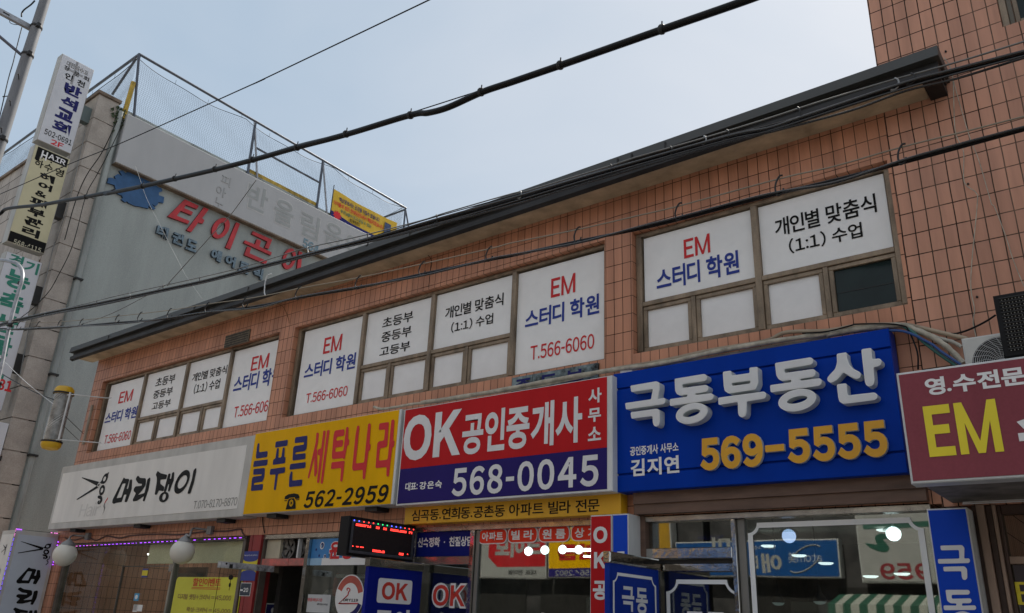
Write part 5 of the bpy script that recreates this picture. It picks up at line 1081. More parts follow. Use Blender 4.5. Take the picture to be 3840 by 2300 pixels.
for s_, tl, br, _q in (('장', 497, 211, .055), ('로', 568, 253, .055), ('회', 640, 288, .055)): c = Fb.q('B1', tl, br); g.text(Fb, s_, BLACK, cbx(c, .12, .11), .02, .004)
for s_, tl, br, _q in (('인', 512, 275, 0), ('천', 601, 325, 0)): c = Fb.q('B1', tl, br); g.text(Fb, s_, BLACK, cbx(c, .17, .15), .025, .004)
g.put('small_lettering', t)
g = G()
for s_, x, y in (('반', 541, 377), ('석', 513, 470), ('교', 481, 556), ('회', 456, 652)): c = Fb.q('B1', x, y); g.text(Fb, s_, NAVY, (c[0]-.185, c[1]-.135, c[0]+.185, c[1]+.135), .05, .004)
g.put('large_lettering', t)
g = G(); g.text(Fb, '502-0691', BLACK, cbx(Fb.q('B1', 432, 722), .57, .135), .015, .004, space=1.1); g.text(Fb, '2F', RED, cbx(Fb.q('B1', 424, 772), .26, .12), .03, .004); g.put('phone_number', t)
zb2 = FB.q('B2', 345, 112)[1]
t, y0_, y1_, z1_ = blade('hair_sign', 'cream lightbox with black AIR strip and lettering, middle of the projecting signs', ('B1', 262, 775), ('B1', 525, 885), zb2, BCREAM, (('B1', 450, 1190, 490, 1335),), mat('dark_bracket_box', (.02, .02, .02), .6))
a = bx(Fb, ('B1', 285, 785), ('B1', 510, 938)); g = G(); g.slab(Fb, a[0], a[3]-.22, y1_-.04, a[3]-.02, 0, .002, BLACK); g.slab(Fb, a[0], a[3]-.32, a[0]+.09, a[3]-.22, 0, .0022, BLACK); g.slab(Fb, y0_+.015, zb2+.015, y1_-.015, zb2+.24, 0, .002, BLACK); g.put('black_strips', t)
g = G(); g.text(Fb, 'AIR', WHITE, (a[0]+.24, a[3]-.185, y1_-.08, a[3]-.065), .03, .004); g.slab(Fb, a[0]+.10, a[3]-.26, a[0]+.13, a[3]-.06, .002, .004, WHITE); g.slab(Fb, a[0]+.19, a[3]-.26, a[0]+.22, a[3]-.06, .002, .004, WHITE); g.slab(Fb, a[0]+.13, a[3]-.17, a[0]+.19, a[3]-.14, .002, .004, WHITE)
g.text(Fb, '568-4115', mat('cream_print', (.55, .52, .38), .5), cbx(Fb.q('B2', 203, 46), .53, .11), .02, .004, space=1.15); g.put('strip_lettering', t)
g = G()
for s_, x, y, w_ in (('하', 290, 918, .17), ('수', 360, 950, .17), ('영', 440, 985, .18)):
    c = Fb.q('B1', x, y); g.text(Fb, s_, BLACK, (c[0]-w_/2, c[1]-.09, c[0]+w_/2, c[1]+.09), .02, .004); g.poly(Fb, [ellipse((c[0]+.02, c[1]+.14), (.018, 0), (0, .018), 12)], BLACK, .004)
g.put('small_lettering', t)
g = G()
for s_, x, y, w_, h_ in (('헤', 350, 1025, .30, .17), ('어', 335, 1090, .28, .15), ('&', 303, 1145, .22, .13), ('피', 285, 1207, .34, .18), ('부', 270, 1283, .34, .18), ('관', 250, 1355, .36, .19), ('리', 228, 1428, .34, .18)):
    c = Fb.q('B1', x, y); g.text(Fb, s_, BLACK, (c[0]-w_/2, c[1]-h_/2, c[0]+w_/2, c[1]+h_/2), .045, .004)
g.put('large_lettering', t)
t, y0_, y1_, z1_ = blade('butcher_sign', 'white lightbox with green lettering, lowest of the projecting signs', ('B2', 50, 85), ('B2', 318, 170), 4.95, BW, (('B2', 280, 345, 320, 480), ('B2', 140, 850, 180, 985)), mat('dark_bracket_box', (.02, .02, .02), .6))
g = G()
for s_, tl, br in (('경', 120, 155), ('기', 235, 206)): g.text(Fb, s_, GREENP, cbx(Fb.q('B2', tl, br), .27, .25), .03, .004)
c0 = Fb.q('B2', 132, 298); c1 = Fb.q('B2', 88, 465); dz = c0[1]-c1[1]
for i, s_ in enumerate(('능', '축', '산', '물', '도', '매')):
    yy = c0[0]; zz = c0[1]-dz*i*(1.0 if i < 2 else .92)-(0 if i < 2 else dz*.08); g.text(Fb, s_, GREENP, (yy-.23, zz-.19, yy+.23, zz+.19), .04, .004)
c = Fb.q('B2', 112, 382); g.poly(Fb, [ellipse(c, (.03, 0), (0, .03), 12)], GREENP, .004); g.put('lettering', t)
g = G(); g.text(Fb, '81', RED, cbx(Fb.q('B2', 38, 1080), .26, .22), .04, .004); g.put('number', t)
# a lower white board at the frame's edge
FXb = FX(-17.0); a = FXb.q('B2', 68, 1365); g = G(); g.slab(FXb, a[0]-.6, a[1]-1.5, a[0], a[1], -.2, 0, BW, .006); g.box(-17.15, -17.05, a[0]-.01, .0, a[1]-.7, a[1]-.6, BRACKET); g.put('white_board', label='plain white lightbox edge below the green lettered sign', cat='blade sign')

# utility pole ------------------------------------------------------------------------------------------------------------------
YP_ = -1.8; top = pt('O', 165, 0, Y=YP_); px0 = -15.95
def solve_x():
    a = pt('O', 165, 0, Y=YP_).x; b = pt('O', 78, 300, Y=YP_).x; return (a+b)/2
px0 = solve_x()
POLE = mat('pole_concrete', (.17, .18, .195), .7, var=.12, scale=4, streak=4, fine=.3, bump=.1)
up_ = thing('utility_pole', (px0, YP_, 0), 'tall grey utility pole with step bolts and a braced crossarm', 'utility pole')
zs = [0, 4, 8, 11, 15.5]; g = G(); g.lathe((px0, YP_, 0), [(.165-.0052*z, z) for z in zs], POLE, 24); g.put('shaft', up_)
def on_pole(reg, x, y): return pt(reg, x, y, Y=YP_)
zA = on_pole('P1', 540, 560).z; zB = on_pole('P1', 380, 1050).z
XA_ = px0-.13
g = G(); g.box(XA_-.04, XA_+.04, YP_-2.6, YP_+.06, zA-.05, zA+.06, GALV)
for k in range(5): g.box(XA_+.038, XA_+.043, YP_-2.4+k*.45, YP_-2.28+k*.45, zA-.01, zA+.02, BRACKET)
g.put('crossarm', up_)
g = G(); g.tube([(XA_, YP_-1.9, zA-.05), (XA_+.03, YP_-.05, zB)], .03, mat('brace_steel', (.13, .14, .18), .5, metal=.5), 6); g.put('brace', up_)
g = G()
for z in (zA, zB, on_pole('P1', 100, 1484).z-1.6):
    r_ = .165-.0052*z+.008; g.lathe((px0, YP_, z-.03), [(r_, 0), (r_+.006, .01), (r_+.006, .05), (r_, .06)], BRACKET, 24); g.box(px0+r_-.01, px0+r_+.07, YP_-.05, YP_+.02, z-.06, z+.02, BRACKET)
g.put('band_clamp', up_)
g = G(); sx = on_pole('P1', 690, 1130).z; zz = sx
for k in range(14):
    z = sx-.31*k; s_ = 1 if k % 2 == 0 else -1; r_ = .165-.0052*z; d = Vector((.8*s_, -.35, 0)).normalized(); o_ = Vector((px0, YP_, z)); g.tube([o_+d*(r_-.02), o_+d*(r_+.17)], .010, BRACKET, 6); g.ball(o_+d*(r_+.17), .016, BRACKET, 8)
g.put('step_bolts', up_)
g = G(); p = [on_pole('P1', x, y) for x, y in ((770, 110), (700, 180), (590, 260), (545, 320), (540, 380))]; g.tube(smooth([Vector((q_.x, YP_-.19, q_.z)) for q_ in p]), .016, RUBBER, 6); p = [on_pole('P1', x, y) for x, y in ((510, 540), (430, 860), (360, 1160), (270, 1484))]; g.tube(smooth([Vector((q_.x-.02, YP_-.14, q_.z)) for q_ in p]+[Vector((on_pole('P1', 100, 2300).x-.05, YP_-.14, on_pole('P1', 100, 2300).z))]), .010, RUBBER, 5); p = [on_pole('P1', x, y) for x, y in ((340, 440), (350, 490), (420, 520), (505, 525))]; g.tube(smooth([Vector((q_.x, YP_-.2, q_.z)) for q_ in p]), .009, RUBBER, 5); g.put('pole_cable', up_)
# bent conduit in front of the green lettered sign
g = G(); Yc = -1.25; g.tube(smooth([pt('R5', x, y, Y=Yc) for x, y in ((-60, 395), (0, 405), (70, 415), (125, 435), (158, 480), (162, 540), (140, 620), (105, 740), (60, 930), (10, 1180), (-80, 1560))]), .032, GALV, 10)
for x, y in ((148, 575), (75, 880)): p = pt('R5', x, y, Y=Yc); g.lathe(p-Vector((0, 0, .03)), [(.034, 0), (.045, .01), (.045, .05), (.034, .06)], BRACKET, 12)
g.put('bent_conduit', label='bent galvanised pipe curving in front of the green lettered sign', cat='pipe')

# overhead cables -----------------------------------------------------------------------------------------------------------------
YC = -1.2
def line(pts, Y=YC, k=6): return smooth([pt(*p, Y=Y) for p in pts], k)
def regl(reg, *xy): return [(reg, x, y) for x, y in xy]
m1 = regl('R5', (-200, 950), (0, 880), (330, 800), (720, 725), (1200, 625), (1500, 560)) + regl('R6', (0, 467), (360, 375), (790, 268), (1280, 135)) + regl('R3', (0, 1460), (700, 1255), (1550, 1010)) + regl('R4', (0, 945), (570, 760), (1000, 617), (1300, 535), (1860, 390), (2100, 330))
cab = thing('upper_cable_bundle', pt(*m1[8], Y=YC), 'thick bundle of black cables sagging along the black roof edge', 'cable')
G().tube(line(m1), .014, RUBBER, 8).put('cable', cab)
m2 = [(r, x, y-10) for r, x, y in m1[:7]] + regl('R6', (790, 258), (1280, 118)) + regl('R3', (0, 1440), (700, 1235), (1550, 995)) + regl('R4', (0, 932), (250, 850), (1000, 600), (1300, 520), (1860, 374), (2100, 312))
G().tube(line(m2, YC-.03), .0105, GLOSSCABLE, 8).put('cable', cab)
m3 = regl('R5', (-200, 955), (0, 890), (330, 812), (720, 738), (1200, 632), (1500, 568)) + regl('R6', (0, 476), (360, 385), (600, 325), (1000, 235), (1400, 130)) + regl('R3', (60, 1475), (700, 1285), (1550, 1040)) + regl('R4', (60, 950), (600, 805), (1000, 662), (1370, 572), (1860, 422), (2100, 360))
G().tube(line(m3, YC-.015), .008, GLOSSCABLE, 6).put('cable', cab)
m4 = [(r, x, y+6) for r, x, y in m1[:8]] + regl('R6', (790, 280), (1290, 150)) + regl('R3', (0, 1470), (700, 1262), (1550, 1022)) + regl('R4', (0, 955), (570, 772), (1000, 640), (1300, 555), (1860, 408), (2100, 345))
G().tube(line(m4, YC-.04), .0065, GLOSSCABLE, 6).put('cable', cab)
m5 = regl('R6', (0, 452), (360, 360), (790, 250), (1280, 100)) + regl('R3', (0, 1425), (300, 1350), (700, 1225), (1100, 1120), (1550, 985)) + regl('R4', (0, 915), (400, 800))
G().tube(line(m5, YC-.02), .005, RUBBER, 6).put('cable', cab)
ms = regl('R5', (-200, 905), (0, 858), (500, 752), (870, 662), (1200, 590), (1640, 490)) + regl('R6', (0, 430), (240, 355), (400, 310), (740, 237), (1190, 122), (1380, 62)) + regl('R3', (0, 1408), (110, 1388), (700, 1210), (910, 1142), (1400, 1002), (1860, 862)) + regl('R4', (360, 745), (870, 592), (1180, 507), (1450, 430), (1860, 303), (2100, 230))
G().tube(line(ms), .006, WIREGREY, 6).put('messenger_wire', cab)
CLIP = mat('cable_clip', (.30, .30, .29), .3, metal=.7)
for i, (reg, x, y0_, y1_) in enumerate((('R5', 325, 790, 808), ('R5', 540, 745, 770), ('R5', 705, 705, 738), ('R5', 945, 650, 690), ('R5', 1185, 592, 632), ('R5', 1450, 535, 575), ('R6', 375, 318, 380), ('R6', 810, 222, 300), ('R6', 1310, 85, 135), ('R3', 60, 1395, 1440), ('R3', 715, 1205, 1260), ('R3', 1150, 1075, 1130), ('R3', 1395, 1000, 1045), ('R3', 1560, 955, 1010), ('R4', 215, 790, 870), ('R4', 925, 580, 650), ('R4', 1040, 545, 610))):
    a = pt(reg, x, y0_, Y=YC); b = pt(reg, x+8, y1_, Y=YC); g = G(); d = (b-a); s_ = Vector((.02, -.02, 0)); g.tube(smooth([a+Vector((0, 0, .012)), a+d*.3+s_, a+d*.8+s_, b+Vector((0, -.02, -.01)), b+Vector((-.03, -.01, .0))]), .0065, BRACKET if i % 3 else CLIP, 5); g.put('hanger', cab)
l1 = regl('R5', (-200, 940), (0, 905), (130, 912), (440, 897), (840, 862), (1200, 835), (1500, 790), (1860, 742)) + regl('R6', (310, 682), (760, 605), (1200, 510), (1700, 405)) + regl('R7', (0, 375), (480, 270), (900, 185), (1240, 105)) + regl('R4', (0, 1425), (480, 1312), (980, 1182), (1350, 1082), (1860, 942), (2100, 880))
lab_ = thing('lower_cable_bundle', pt(*l1[9], Y=YC-.1), 'lower run of black cables with wire hooks crossing the window heads', 'cable')
YL = YC-.05
G().tube(line(l1, YL), .012, RUBBER, 8).put('cable', lab_)
l2 = [(r, x, y+(12 if i % 3 == 1 else -6)) for i, (r, x, y) in enumerate(l1[:14])] + regl('R7', (900, 172), (1240, 88)) + regl('R4', (0, 1412), (480, 1328), (980, 1165), (1350, 1060), (1860, 925), (2100, 862))
G().tube(line(l2, YL-.025), .009, GLOSSCABLE, 8).put('cable', lab_)
l3 = regl('R5', (-200, 900), (0, 852), (300, 860), (600, 842), (850, 815), (1240, 770), (1520, 725), (1860, 677)) + regl('R6', (320, 612), (760, 532), (1220, 432), (1710, 322)) + regl('R7', (0, 282), (490, 182), (900, 88), (1220, 12)) + regl('R4', (95, 1297), (480, 1210), (980, 1068), (1450, 952), (1860, 847), (2100, 790))
G().tube(line(l3, YL), .005, mat('tan_wire', (.26, .23, .17), .5), 6).put('messenger_wire', lab_)
for reg, x, yt, yb_ in (('R5', 150, 858, 910), ('R5', 290, 858, 903), ('R5', 445, 850, 893), ('R5', 605, 840, 880), ('R5', 865, 812, 860), ('R5', 1030, 792, 848), ('R5', 1245, 766, 828), ('R5', 1520, 722, 785), ('R5', 1795, 682, 748), ('R6', 322, 610, 688), ('R6', 758, 530, 612), ('R6', 1220, 430, 514), ('R6', 1708, 320, 410), ('R7', 490, 178, 275), ('R7', 1225, 5, 112), ('R4', 95, 1290, 1415), ('R4', 985, 1062, 1190)):
    a = pt(reg, x, yt, Y=YL); b = pt(reg, x-6, yb_, Y=YL); h_ = a.z-b.z; g = G(); w_ = min(.075, h_*.5)
    g.tube(smooth([a+Vector((.012, 0, .012)), a+Vector((-.008, -.01, .006)), a+Vector((-w_*.5, -.02, -h_*.35)), a+Vector((-w_*.62, -.02, -h_*.72)), b+Vector((-.01, -.02, -.012)), b+Vector((w_*.35, -.01, .006)), b+Vector((w_*.38, 0, h_*.3))]), .0065, BRACKET, 5); g.put('hanger', lab_)
tk = regl('B1', (-120, 1370), (0, 1292), (60, 1252), (300, 1225), (470, 1195), (640, 1165), (850, 1125)) + regl('B5', (-10, 493), (400, 410), (750, 330), (1200, 226), (1620, 118)) + regl('R2', (300, 1072), (660, 977), (1120, 838), (1250, 822), (1400, 780), (1640, 672), (1860, 597)) + regl('R3', (350, 477), (1090, 217), (1700, 5), (2000, -110))
big = thing('thick_sky_cable', pt(*tk[12], Y=-1.5), 'thick lashed black cable slanting across the sky above the roofs', 'cable')
G().tube(line(tk, -1.5), .030, RUBBER, 10).put('cable', big)
tw_ = [(r, x+4, y-18) for r, x, y in tk[6:12]] + regl('R2', (300, 1052), (660, 962), (1120, 822), (1640, 655), (1860, 578)) + regl('R3', (350, 458), (1090, 200), (1700, -15))
G().tube(line(tw_, -1.5), .006, RUBBER, 6).put('messenger_wire', big)
for reg, x, y in (('B1', 640, 1165), ('B5', 400, 410), ('B5', 755, 326), ('B5', 1200, 222), ('B5', 1615, 116), ('R2', 298, 1072), ('R2', 655, 975), ('R2', 1122, 838), ('R2', 1635, 670), ('R3', 350, 475), ('R3', 1088, 215)):
    p = pt(reg, x, y, Y=-1.5); g = G(); d = Vector((.92, 0, -.28)).normalized(); g.tube([p-d*.018, p-d*.012, p+d*.012, p+d*.018], [.034, .04, .04, .034], BRACKET, 10); g.tube([p+Vector((0, 0, .03)), p+Vector((.004, 0, .075))], .006, BRACKET, 5); g.put('clamp', big)
tn = regl('R1', (-100, 1460), (0, 1412), (500, 1195), (900, 1032), (1860, 602)) + regl('R2', (0, 602), (700, 268), (1255, 2), (1500, -115))
G().tube(line(tn, -1.4), .0085, RUBBER, 6).put('thin_sky_wire', label='single thin dark wire rising across the sky above the thick cable', cat='wire')
def wire(name, label, pts, Y, r_=.005, m_=None):
    G().tube(line(pts, Y), r_, m_ or RUBBER, 5).put(name, label=label, cat='wire')
wire('drop_wire', 'thin grey wire slanting over the red letters of the side wall', regl('B5', (1655, 340), (1365, 735), (1150, 965), (690, 1478)) + regl('R5', (1210, 585), (800, 800), (450, 915)), -.9, .006, WIREGREY)
wire('barber_feed_wire', 'black wire drooping from the left edge to the barber pole', regl('R5', (-100, 1165), (0, 1225), (110, 1290), (260, 1370), (390, 1420)), -.8, .008)
wire('barber_pale_wire', 'pale wire drooping from the left edge to the barber pole', regl('R5', (-100, 1020), (0, 1112), (130, 1240), (250, 1345), (385, 1450)), -.85, .005, WHITEMET)
wire('alley_wire', 'thin white wire hanging down the pale side wall past the gear', regl('N5', (470, 10), (530, 170), (590, 360), (690, 590), (790, 780), (850, 900), (980, 1160), (1130, 1450)) + regl('R5', (1350, 520), (1470, 690)), .6, .003, mat('white_wire', (.42, .43, .42), .5))
wire('corner_wire', 'dark wire running down the stone corner from the roof weed', regl('B1', (870, 600), (760, 830), (640, 1010), (560, 1200), (480, 1484)), -.14, .010)
wire('second_corner_wire', 'second dark wire crossing the stone corner blocks towards the cables', regl('B1', (920, 600), (800, 850), (720, 1000), (640, 1150), (570, 1420)) + regl('B2', (520, 90), (440, 250), (350, 400), (180, 560), (0, 660)), -.35, .008)
wire('front_edge_wire', 'pale wires dangling beside the blade signs down the stone front', regl('B1', (630, 690), (560, 1000), (500, 1240), (420, 1484)) + regl('B2', (400, 40), (330, 330), (290, 480), (220, 640), (150, 1000)), -.1, .010, WIREGREY)
wire('cream_dangling_wire', 'cream wire dangling down the tiled tower from the roof corner', regl('R4', (1280, 420), (1320, 480), (1345, 600), (1360, 950), (1420, 1100), (1425, 1320), (1510, 1400), (1520, 1484)) + regl('R8', (1480, 430), (1475, 620), (1500, 760), (1490, 860), (1510, 960)), -.02, .0035, PIPEBEIGE)
wire('second_dangling_wire', 'fainter cream wire crossing the tiles beside the first dangling wire', regl('R4', (1340, 560), (1400, 780), (1470, 1010), (1530, 1160), (1600, 1400), (1625, 1484)) + regl('R8', (1650, 30), (1730, 240), (1780, 400), (1860, 600)), -.02, .003, PIPEBEIGE)
wire('board_feed_wire', 'black wire looping from the LED board across the tiles', regl('B4', (2090, 105), (1950, 195), (1750, 290), (1600, 335), (1540, 335)), -.05, .007)
wire('eave_wire', 'thin dark wire hanging from the black roof edge onto the tiles', regl('R6', (1195, 305), (1240, 360), (1275, 410), (1265, 500), (1255, 600)), -.03, .004)
wire('second_eave_wire', 'brown wire trailing down the tiles above the second pillar', regl('R6', (80, 680), (150, 720), (200, 750), (235, 830), (240, 865)), -.02, .004, mat('rust_stain', (.22, .11, .045), .9))
G().tube(smooth([pt('R6', x, y, Y=-.42) for x, y in ((115, 508), (85, 520), (68, 560), (62, 640), (70, 665))]), .008, WHITEMET, 6).put('white_eave_wire', label='short white wire looped over the black roof edge', cat='wire')

# pipes above the signs ---------------------------------------------------------------------------------------------------------------
def pipe(name, label, pts, Y, r_, m_, wrap=False):
    L_ = line(pts, Y); rs = [r_*(1+.10*math.sin(i*1.9)+(.06*random.random())) for i in range(len(L_))] if wrap else r_
    G().tube(L_, rs, m_, 8).put(name, label=label, cat='pipe', group='aircon pipes above the signs')
pipe('aircon_pipe', 'thick cream wrapped pipe curving over the blue sign to the outdoor unit', regl('V', (1020, 975), (1180, 950), (1350, 918), (1480, 896), (1600, 880), (1720, 854), (1850, 830), (2000, 808)) + regl('B4', (0, 350), (380, 280), (680, 250), (940, 232), (1100, 290), (1300, 375), (1500, 510), (1690, 700)), -.10, .020, PIPEBEIGE, True)
pipe('aircon_pipe', 'upper tan pipe lying flat along the tiles over the blue sign', regl('V', (1480, 893), (1600, 874), (1720, 848), (1850, 826)) + regl('B4', (-500, 320), (0, 300), (400, 235), (930, 225), (1150, 260), (1400, 320), (1740, 400)), -.045, .016, mat('tan_pipe', (.42, .34, .25), .7, var=.2))
pipe('aircon_pipe', 'grey pipe beneath the cream one, ending at the middle of the outdoor unit', regl('V', (1560, 893), (1720, 866), (1850, 842), (2000, 818)) + regl('B4', (0, 368), (400, 300), (900, 250), (1100, 275), (1350, 380), (1560, 440), (1665, 500)), -.06, .014, mat('grey_pipe', (.45, .43, .37), .6, var=.25), True)
pipe('aircon_pipe', 'green hose drooping behind the maroon sign corner', regl('B4', (960, 250), (1080, 330), (1200, 440), (1300, 520), (1420, 610), (1600, 730)), -.12, .012, mat('green_hose', (.02, .13, .11), .4))
pipe('aircon_pipe', 'blue hose beside the green one behind the maroon sign', regl('V', (1870, 845), (1950, 832), (2050, 818), (2170, 800)) + regl('B4', (1250, 440), (1420, 560), (1660, 720)), -.14, .010, mat('blue_hose', (.015, .07, .25), .4))
pipe('aircon_pipe', 'pale conduit rising over the red OK sign', regl('V', (905, 985), (925, 990), (960, 985), (1000, 978), (1060, 972), (1180, 952), (1300, 935), (1440, 905)), -.08, .014, PIPEBEIGE, True)
pipe('aircon_pipe', 'thin black wire tied along the cream pipes over the blue sign', regl('B4', (-300, 330), (0, 310), (300, 235), (370, 218), (760, 215), (940, 240), (1010, 290), (1120, 560), (1130, 780)), -.13, .006, RUBBER)
g = G(); a = bx(FY(-.1), ('N3', 20, 440), ('N3', 225, 485)); g.slab(FY(-.1), a[0], a[1]-.02, a[2], a[3]+.02, -.09, 0, WHITEMET, .004); g.put('junction_box', label='small white box on top of the blue sign under the pipes', cat='box')
# old plate between middle window and red sign
FPl = FY(-.03); a0 = FPl.q('R7', 0, 1262); a1 = FPl.q('R7', 622, 1200); ol = thing('old_letter_plate', (a0[0], 0, a0[1]-.1), 'weathered teal metal plate with navy letters above the red sign', 'sign panel')
zt_ = FPl.q('R7', 615, 1152)[1]; g = G(); PLT = mat('weathered_teal_metal', (.22, .29, .31), .45, metal=.4, var=.5, scale=12); xm_ = FPl.q('R7', 150, 1240)[0]
g.slab(FPl, a0[0], zt_-.17, xm_-.003, zt_, -.028, 0, PLT, .003); g.slab(FPl, xm_+.003, zt_-.17, a1[0], zt_, -.028, 0, PLT, .003); g.put('panel', ol)
g = G()
for s_, x, y in (('중', 82, 1300), ('등', 265, 1255), ('부', 455, 1220)): c = FPl.q('R7', x, y); g.text(FPl, s_, NAVY, (c[0]-.10, zt_-.19, c[0]+.10, zt_-.03), .03, .003)
g.put('lettering', ol)

# outdoor unit and LED board by the tower ---------------------------------------------------------------------------------------------------
FA_ = FY(-.5); ax0 = FA_.q('B4', 1660, 395)[0]; az1 = FA_.q('B4', 1657, 395)[1]; ac = thing('outdoor_unit', (ax0+.3, -.35, az1-.42), 'off-white air conditioner outdoor unit with a round fan grille above the maroon sign', 'air conditioner')
ACW = mat('aircon_casing', (.60, .60, .57), .45, var=.08, scale=5); g = G(); g.slab(FA_, ax0, az1-.42, ax0+.62, az1, -.28, 0, ACW, .012); g.put('casing', ac)
c = FA_.q('B4', 2178, 690); R_ = c[0]-FA_.q('B4', 1800, 690)[0]; g = G(); g.poly(FA_, [ellipse(c, (R_*1.06, 0), (0, R_*1.06), 40)], ACW, .006, .0); g.poly(FA_, [ellipse(c, (R_, 0), (0, R_), 40)], BRACKET, .0075); g.put('fan_ring', ac)
g = G()
for k in range(1, 15): r_ = R_*k/14.5; g.tube([FA_.P(c[0]+r_*math.cos(t), c[1]+r_*math.sin(t), .012) for t in [2*math.pi*i/40 for i in range(41)]], .0016, WHITEMET, 4, False)
for k in range(22): t = 2*math.pi*k/22; g.tube([FA_.P(c[0]+R_*.1*math.cos(t), c[1]+R_*.1*math.sin(t), .013), FA_.P(c[0]+R_*.55*math.cos(t+.22), c[1]+R_*.55*math.sin(t+.22), .014), FA_.P(c[0]+R_*math.cos(t+.5), c[1]+R_*math.sin(t+.5), .012)], .0018, WHITEMET, 4, False)
g.put('grille', ac)
g = G(); g.box(ax0+.05, ax0+.08, -.75, -.001, az1-.47, az1-.425, BRACKET); g.box(ax0+.5, ax0+.53, -.75, -.001, az1-.47, az1-.425, BRACKET); g.put('shelf_bracket', ac)
FD = FY(-.72); d0 = FD.q('B4', 2085, 0); d1 = FD.q('R8', 1632, 668); d2 = FD.q('R8', 1710, 1115); lb_ = thing('led_board', (d1[0]+.4, -.7, d2[1]), 'dark LED board with rows of tiny pale dots above the outdoor unit', 'display')
g = G(); g.slab(FD, d1[0], d2[1], d1[0]+.95, d1[1], -.10, 0, LEDB, .005); g.put('case', lb_)
g = G(); LSL = mat('led_louvre', (.022, .022, .023), .5); LDT = mat('led_pale_dot', (.55, .55, .52), .4); nr_ = 15; H_ = d1[1]-d2[1]-.05
for k in range(nr_):
    z = d2[1]+.025+H_*(k+.5)/nr_
    g.slab(FD, d1[0]+.03, z+H_/nr_*.22, d1[0]+.92, z+H_/nr_*.40, 0, .016, LSL)
g.put('louvres', lb_)
g = G()
for k in range(nr_):
    z = d2[1]+.025+H_*(k+.5)/nr_
    for j in range(50): x = d1[0]+.04+.0178*j; g.slab(FD, x, z-.0025, x+.0045, z+.0025, 0, .005, LDT)
g.put('dots', lb_)
g = G(); g.box(d1[0]+.3, d1[0]+.36, -.62, -.001, d2[1]+.1, d2[1]+.16, BRACKET); g.put('wall_bracket', lb_)

# barber pole --------------------------------------------------------------------------------------------------------------------------------
bp = FY(-.5).q('R5', 458, 1420); bb_ = FY(-.5).q('S1', 365, 262); bxp = (bp[0]+bb_[0])/2+.0; zt_ = FY(-.5).q('R5', 460, 1375)[1]; zb_ = FY(-.5).q('S1', 370, 250)[1]
R_ = .5*abs(FY(-.5).q('R5', 395, 1420)[0]-FY(-.5).q('R5', 525, 1420)[0])*.40
bar_ = thing('barber_pole', (bxp, -.5, zb_-.1), 'barber pole with yellow end caps and a dull striped tube bracketed to the wall', 'barber pole')
YCAP = mat('yellow_cap', (.70, .42, .015), .35); TUBEM = mat('dull_plastic_tube', (.34, .34, .32), .18, var=.3, scale=7)
g = G(); g.lathe((bxp, -.5, zb_), [(R_, 0), (R_, zt_-zb_)], TUBEM, 28); g.put('tube', bar_)
for z, s_ in ((zt_, 1), (zb_, -1)):
    g = G(); g.lathe((bxp, -.5, z), [(R_*1.12, -.03*s_), (R_*1.12, .01*s_), (R_*1.08, .06*s_), (R_*.85, .10*s_), (R_*.4, .115*s_), (.001, .118*s_)], YCAP, 28); g.put('end_cap', bar_)
    g = G(); g.lathe((bxp, -.5, z-.012*s_), [(R_*1.16, -.015), (R_*1.18, 0), (R_*1.16, .015)], BRACKET, 28); g.put('rim', bar_)
g = G()
for k in range(2):
    o_ = []; n_ = 40
    for i in range(n_+1):
        t = i/n_; z = zb_+.02+(zt_-zb_-.04)*t; an = t*5.5+k*math.pi; o_.append((an, z))
    vs = []; 
    for an, z in o_:
        for d in (0, .35, .7): vs.append((bxp+R_*1.006*math.cos(an+d), -.5+R_*1.006*math.sin(an+d), min(z, zt_)))
    fs = [(3*i+j, 3*i+j+1, 3*i+j+4, 3*i+j+3) for i in range(n_) for j in (0, 1)]
    g.add(vs, fs, mat('dark_spiral', (.06, .06, .058), .3) if k == 0 else mat('pale_spiral', (.5, .5, .48), .3), True)
g.put('spiral_stripe', bar_)
g = G(); g.tube([(bxp+R_+.10, -.5, zb_+.02), (bxp+R_+.10, -.5, zt_-.02)], .016, WHITEMET, 8)
for z in (zb_+.03, zt_-.05): g.tube([(bxp+R_*.6, -.5, z), (bxp+R_+.10, -.5, z), (bxp+R_+.34, -.02, z+.02), (bxp+R_+.5, -.02, z)], .009, WHITEMET, 6)
g.tube([(bxp+R_+.14, -.5, zb_+.25), (XL+.1, -.01, zb_+.1)], .004, RUBBER, 5); g.tube([(bxp+R_+.14, -.5, zb_+.4), (XL+.1, -.01, zb_+.25)], .005, RUBBER, 5); g.put('bracket', bar_)
g = G(); a = pt('R5', 670, 1460, Y=-.02); b = pt('S1', 605, 260, Y=-.02); g.box(a.x-.02, a.x+.02, -.03, -.001, b.z, a.z, mat('pale_flat_bar', (.42, .36, .28), .6, var=.3)); g.put('flat_bar', label='pale flat bar fixed upright on the tiled end pier behind the barber pole', cat='bar')

# salon stand sign -------------------------------------------------------------------------------------------------------------------------------
XA = -13.87; FAx = FX(XA); tl = FAx.q('S1', 120, 866); tr = FAx.q('S1', 440, 928); zt_ = .5*(tl[1]+tr[1]); ya0, ya1 = tl[0], min(tr[0], -.01)
ss = thing('salon_stand_sign', (XA-.15, -.3, .6), 'upright lightbox with scissors and black brush letters at the salon corner', 'shop sign')
FBLUE = mat('stand_blue_white', (.52, .56, .63), .4, var=.05); xl_ = FY(ya0).q('S1', 25, 872)[0]
g = G(); g.slab(FAx, ya0, .6, ya1, zt_, xl_-XA, 0, mat('stand_cabinet', (.55, .53, .49), .5, var=.1), .006); g.put('cabinet', ss)
G().slab(FAx, ya0+.05, .66, ya1-.05, zt_-.06, .0005, .004, FBLUE, .001).put('face', ss)
FAl = FY(ya0); G().slab(FAl, xl_+.03, .66, XA-.03, zt_-.06, .0005, .004, SWHITE, .001).put('side_face', ss)
